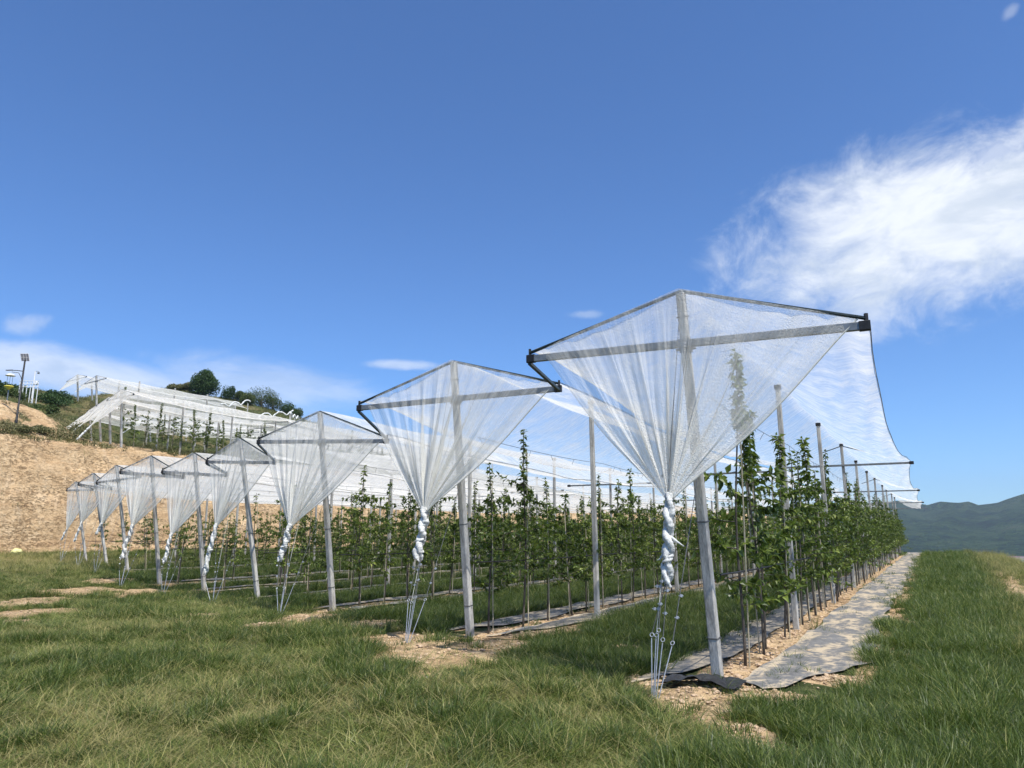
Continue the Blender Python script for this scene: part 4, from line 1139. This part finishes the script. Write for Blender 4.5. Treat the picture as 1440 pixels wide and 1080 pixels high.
def cloud(px, py, rx, ry, ang, strength, nscale, stretch, lo, hi, seed, edge=.9):
    r = Vector(ray(px, py)).normalized()
    e1 = r.cross(Vector((0, 0, 1))).normalized(); e2 = e1.cross(r).normalized()
    ca, sa_ = math.cos(ang), math.sin(ang); a1 = e1 * ca + e2 * sa_; a2 = e2 * ca - e1 * sa_
    dc = b.math('MAXIMUM', b.vmath('DOT_PRODUCT', dirv, r), .02)
    x = b.math('DIVIDE', b.vmath('DOT_PRODUCT', dirv, a1), dc); y = b.math('DIVIDE', b.vmath('DOT_PRODUCT', dirv, a2), dc)
    cv = b.n('ShaderNodeCombineXYZ'); b.l(x, cv.inputs[0]); b.l(y, cv.inputs[1]); cv.inputs[2].default_value = seed
    mp = b.mapping(cv.outputs[0], sc=(1, stretch, 1))
    nz = b.noise(nscale, mp, 11, .66, .5); nl = b.noise(nscale * .35, cv.outputs[0], 3, .5)
    ex = b.math('POWER', b.math('DIVIDE', x, rx / F), 2.0); ey = b.math('POWER', b.math('DIVIDE', y, ry / F), 2.0)
    e_ = b.math('SQRT', b.math('ADD', ex, ey))
    v = b.math('SUBTRACT', b.math('ADD', b.math('MULTIPLY', nz, 1.5), b.math('MULTIPLY', nl, .9)), b.math('MULTIPLY', e_, edge))
    v = b.remap(v, lo, hi, 0, strength)
    front = b.math('GREATER_THAN', b.vmath('DOT_PRODUCT', dirv, r), .1)
    return b.math('MULTIPLY', v, front)
cl = [cloud(1310, 325, 325, 168, math.radians(10), .9, 10.5, 1.35, .0, .88, 3.1, 1.45),
      cloud(1405, 225, 110, 60, math.radians(25), .5, 12, 1.8, .25, 1.1, 7.7, 1.3),
      cloud(90, 522, 300, 34, math.radians(-5), .62, 5, 3.0, .12, .95, 12.2, 1.0),
      cloud(400, 545, 190, 42, math.radians(-4), .42, 6, 3.0, .25, 1.1, 17.5, 1.0),
      cloud(565, 513, 70, 10, math.radians(0), .45, 8, 2.5, .2, .9, 21.0, 1.0),
      cloud(38, 455, 36, 18, math.radians(20), .35, 20, 1.5, .3, 1.0, 25.0, 1.0),
      cloud(822, 442, 34, 9, 0, .25, 20, 1.5, .3, 1.0, 29.0, 1.0),
      cloud(1421, 16, 14, 9, math.radians(40), .2, 20, 1.5, .3, 1.0, 33.0, 1.0)]
tot = cl[0]
for c in cl[1:]: tot = b.math('MAXIMUM', tot, c)
skc = b.mix(1.0, sky.outputs[0], (.545, .835, 1.19), 'MULTIPLY')
shade = b.noise(9.0, b.mapping(dirv, sc=(1, 1, 2.6)), 6, .6, .4)
col = b.mix(tot, skc, b.mix(b.remap(shade, .36, .6), (5.3, 5.8, 6.4), (7.2, 7.45, 7.7)))
b.l(col, bg.inputs[0]); bg.inputs[1].default_value = .115
# air between here and the mountains
hz = MB(); X0, X1, Y0, Y1, Z0, Z1 = -4500, 4500, -600, 4600, -37.5, 320
hz.add([(X0, Y0, Z0), (X1, Y0, Z0), (X1, Y1, Z0), (X0, Y1, Z0), (X0, Y0, Z1), (X1, Y0, Z1), (X1, Y1, Z1), (X0, Y1, Z1)],
       [(0, 3, 2, 1), (4, 5, 6, 7), (0, 1, 5, 4), (1, 2, 6, 5), (2, 3, 7, 6), (3, 0, 4, 7)])
hm, hnt, hout = mat_new('air'); pv = hnt.nodes.new('ShaderNodeVolumePrincipled')
pv.inputs['Color'].default_value = (.72, .85, 1, 1); pv.inputs['Density'].default_value = .00012; pv.inputs['Anisotropy'].default_value = .2
hnt.links.new(pv.outputs[0], hout.inputs['Volume'])
if HAZE if 'HAZE' in globals() else True:
    tag(hz.build('haze', hm), kind='stuff')

# ------------------------------------------------------------------ finish
for o in COL.objects:
    if '_abs' in o: del o['_abs']
scene.render.engine = 'CYCLES'
scene.cycles.transparent_max_bounces = 48
scene.cycles.max_bounces = 6; scene.cycles.diffuse_bounces = 3; scene.cycles.glossy_bounces = 2
scene.cycles.use_denoising = True
scene.view_settings.view_transform = 'Standard'; scene.view_settings.look = 'None'
scene.view_settings.exposure = .38; scene.view_settings.gamma = 1; scene.view_settings.use_curve_mapping = False
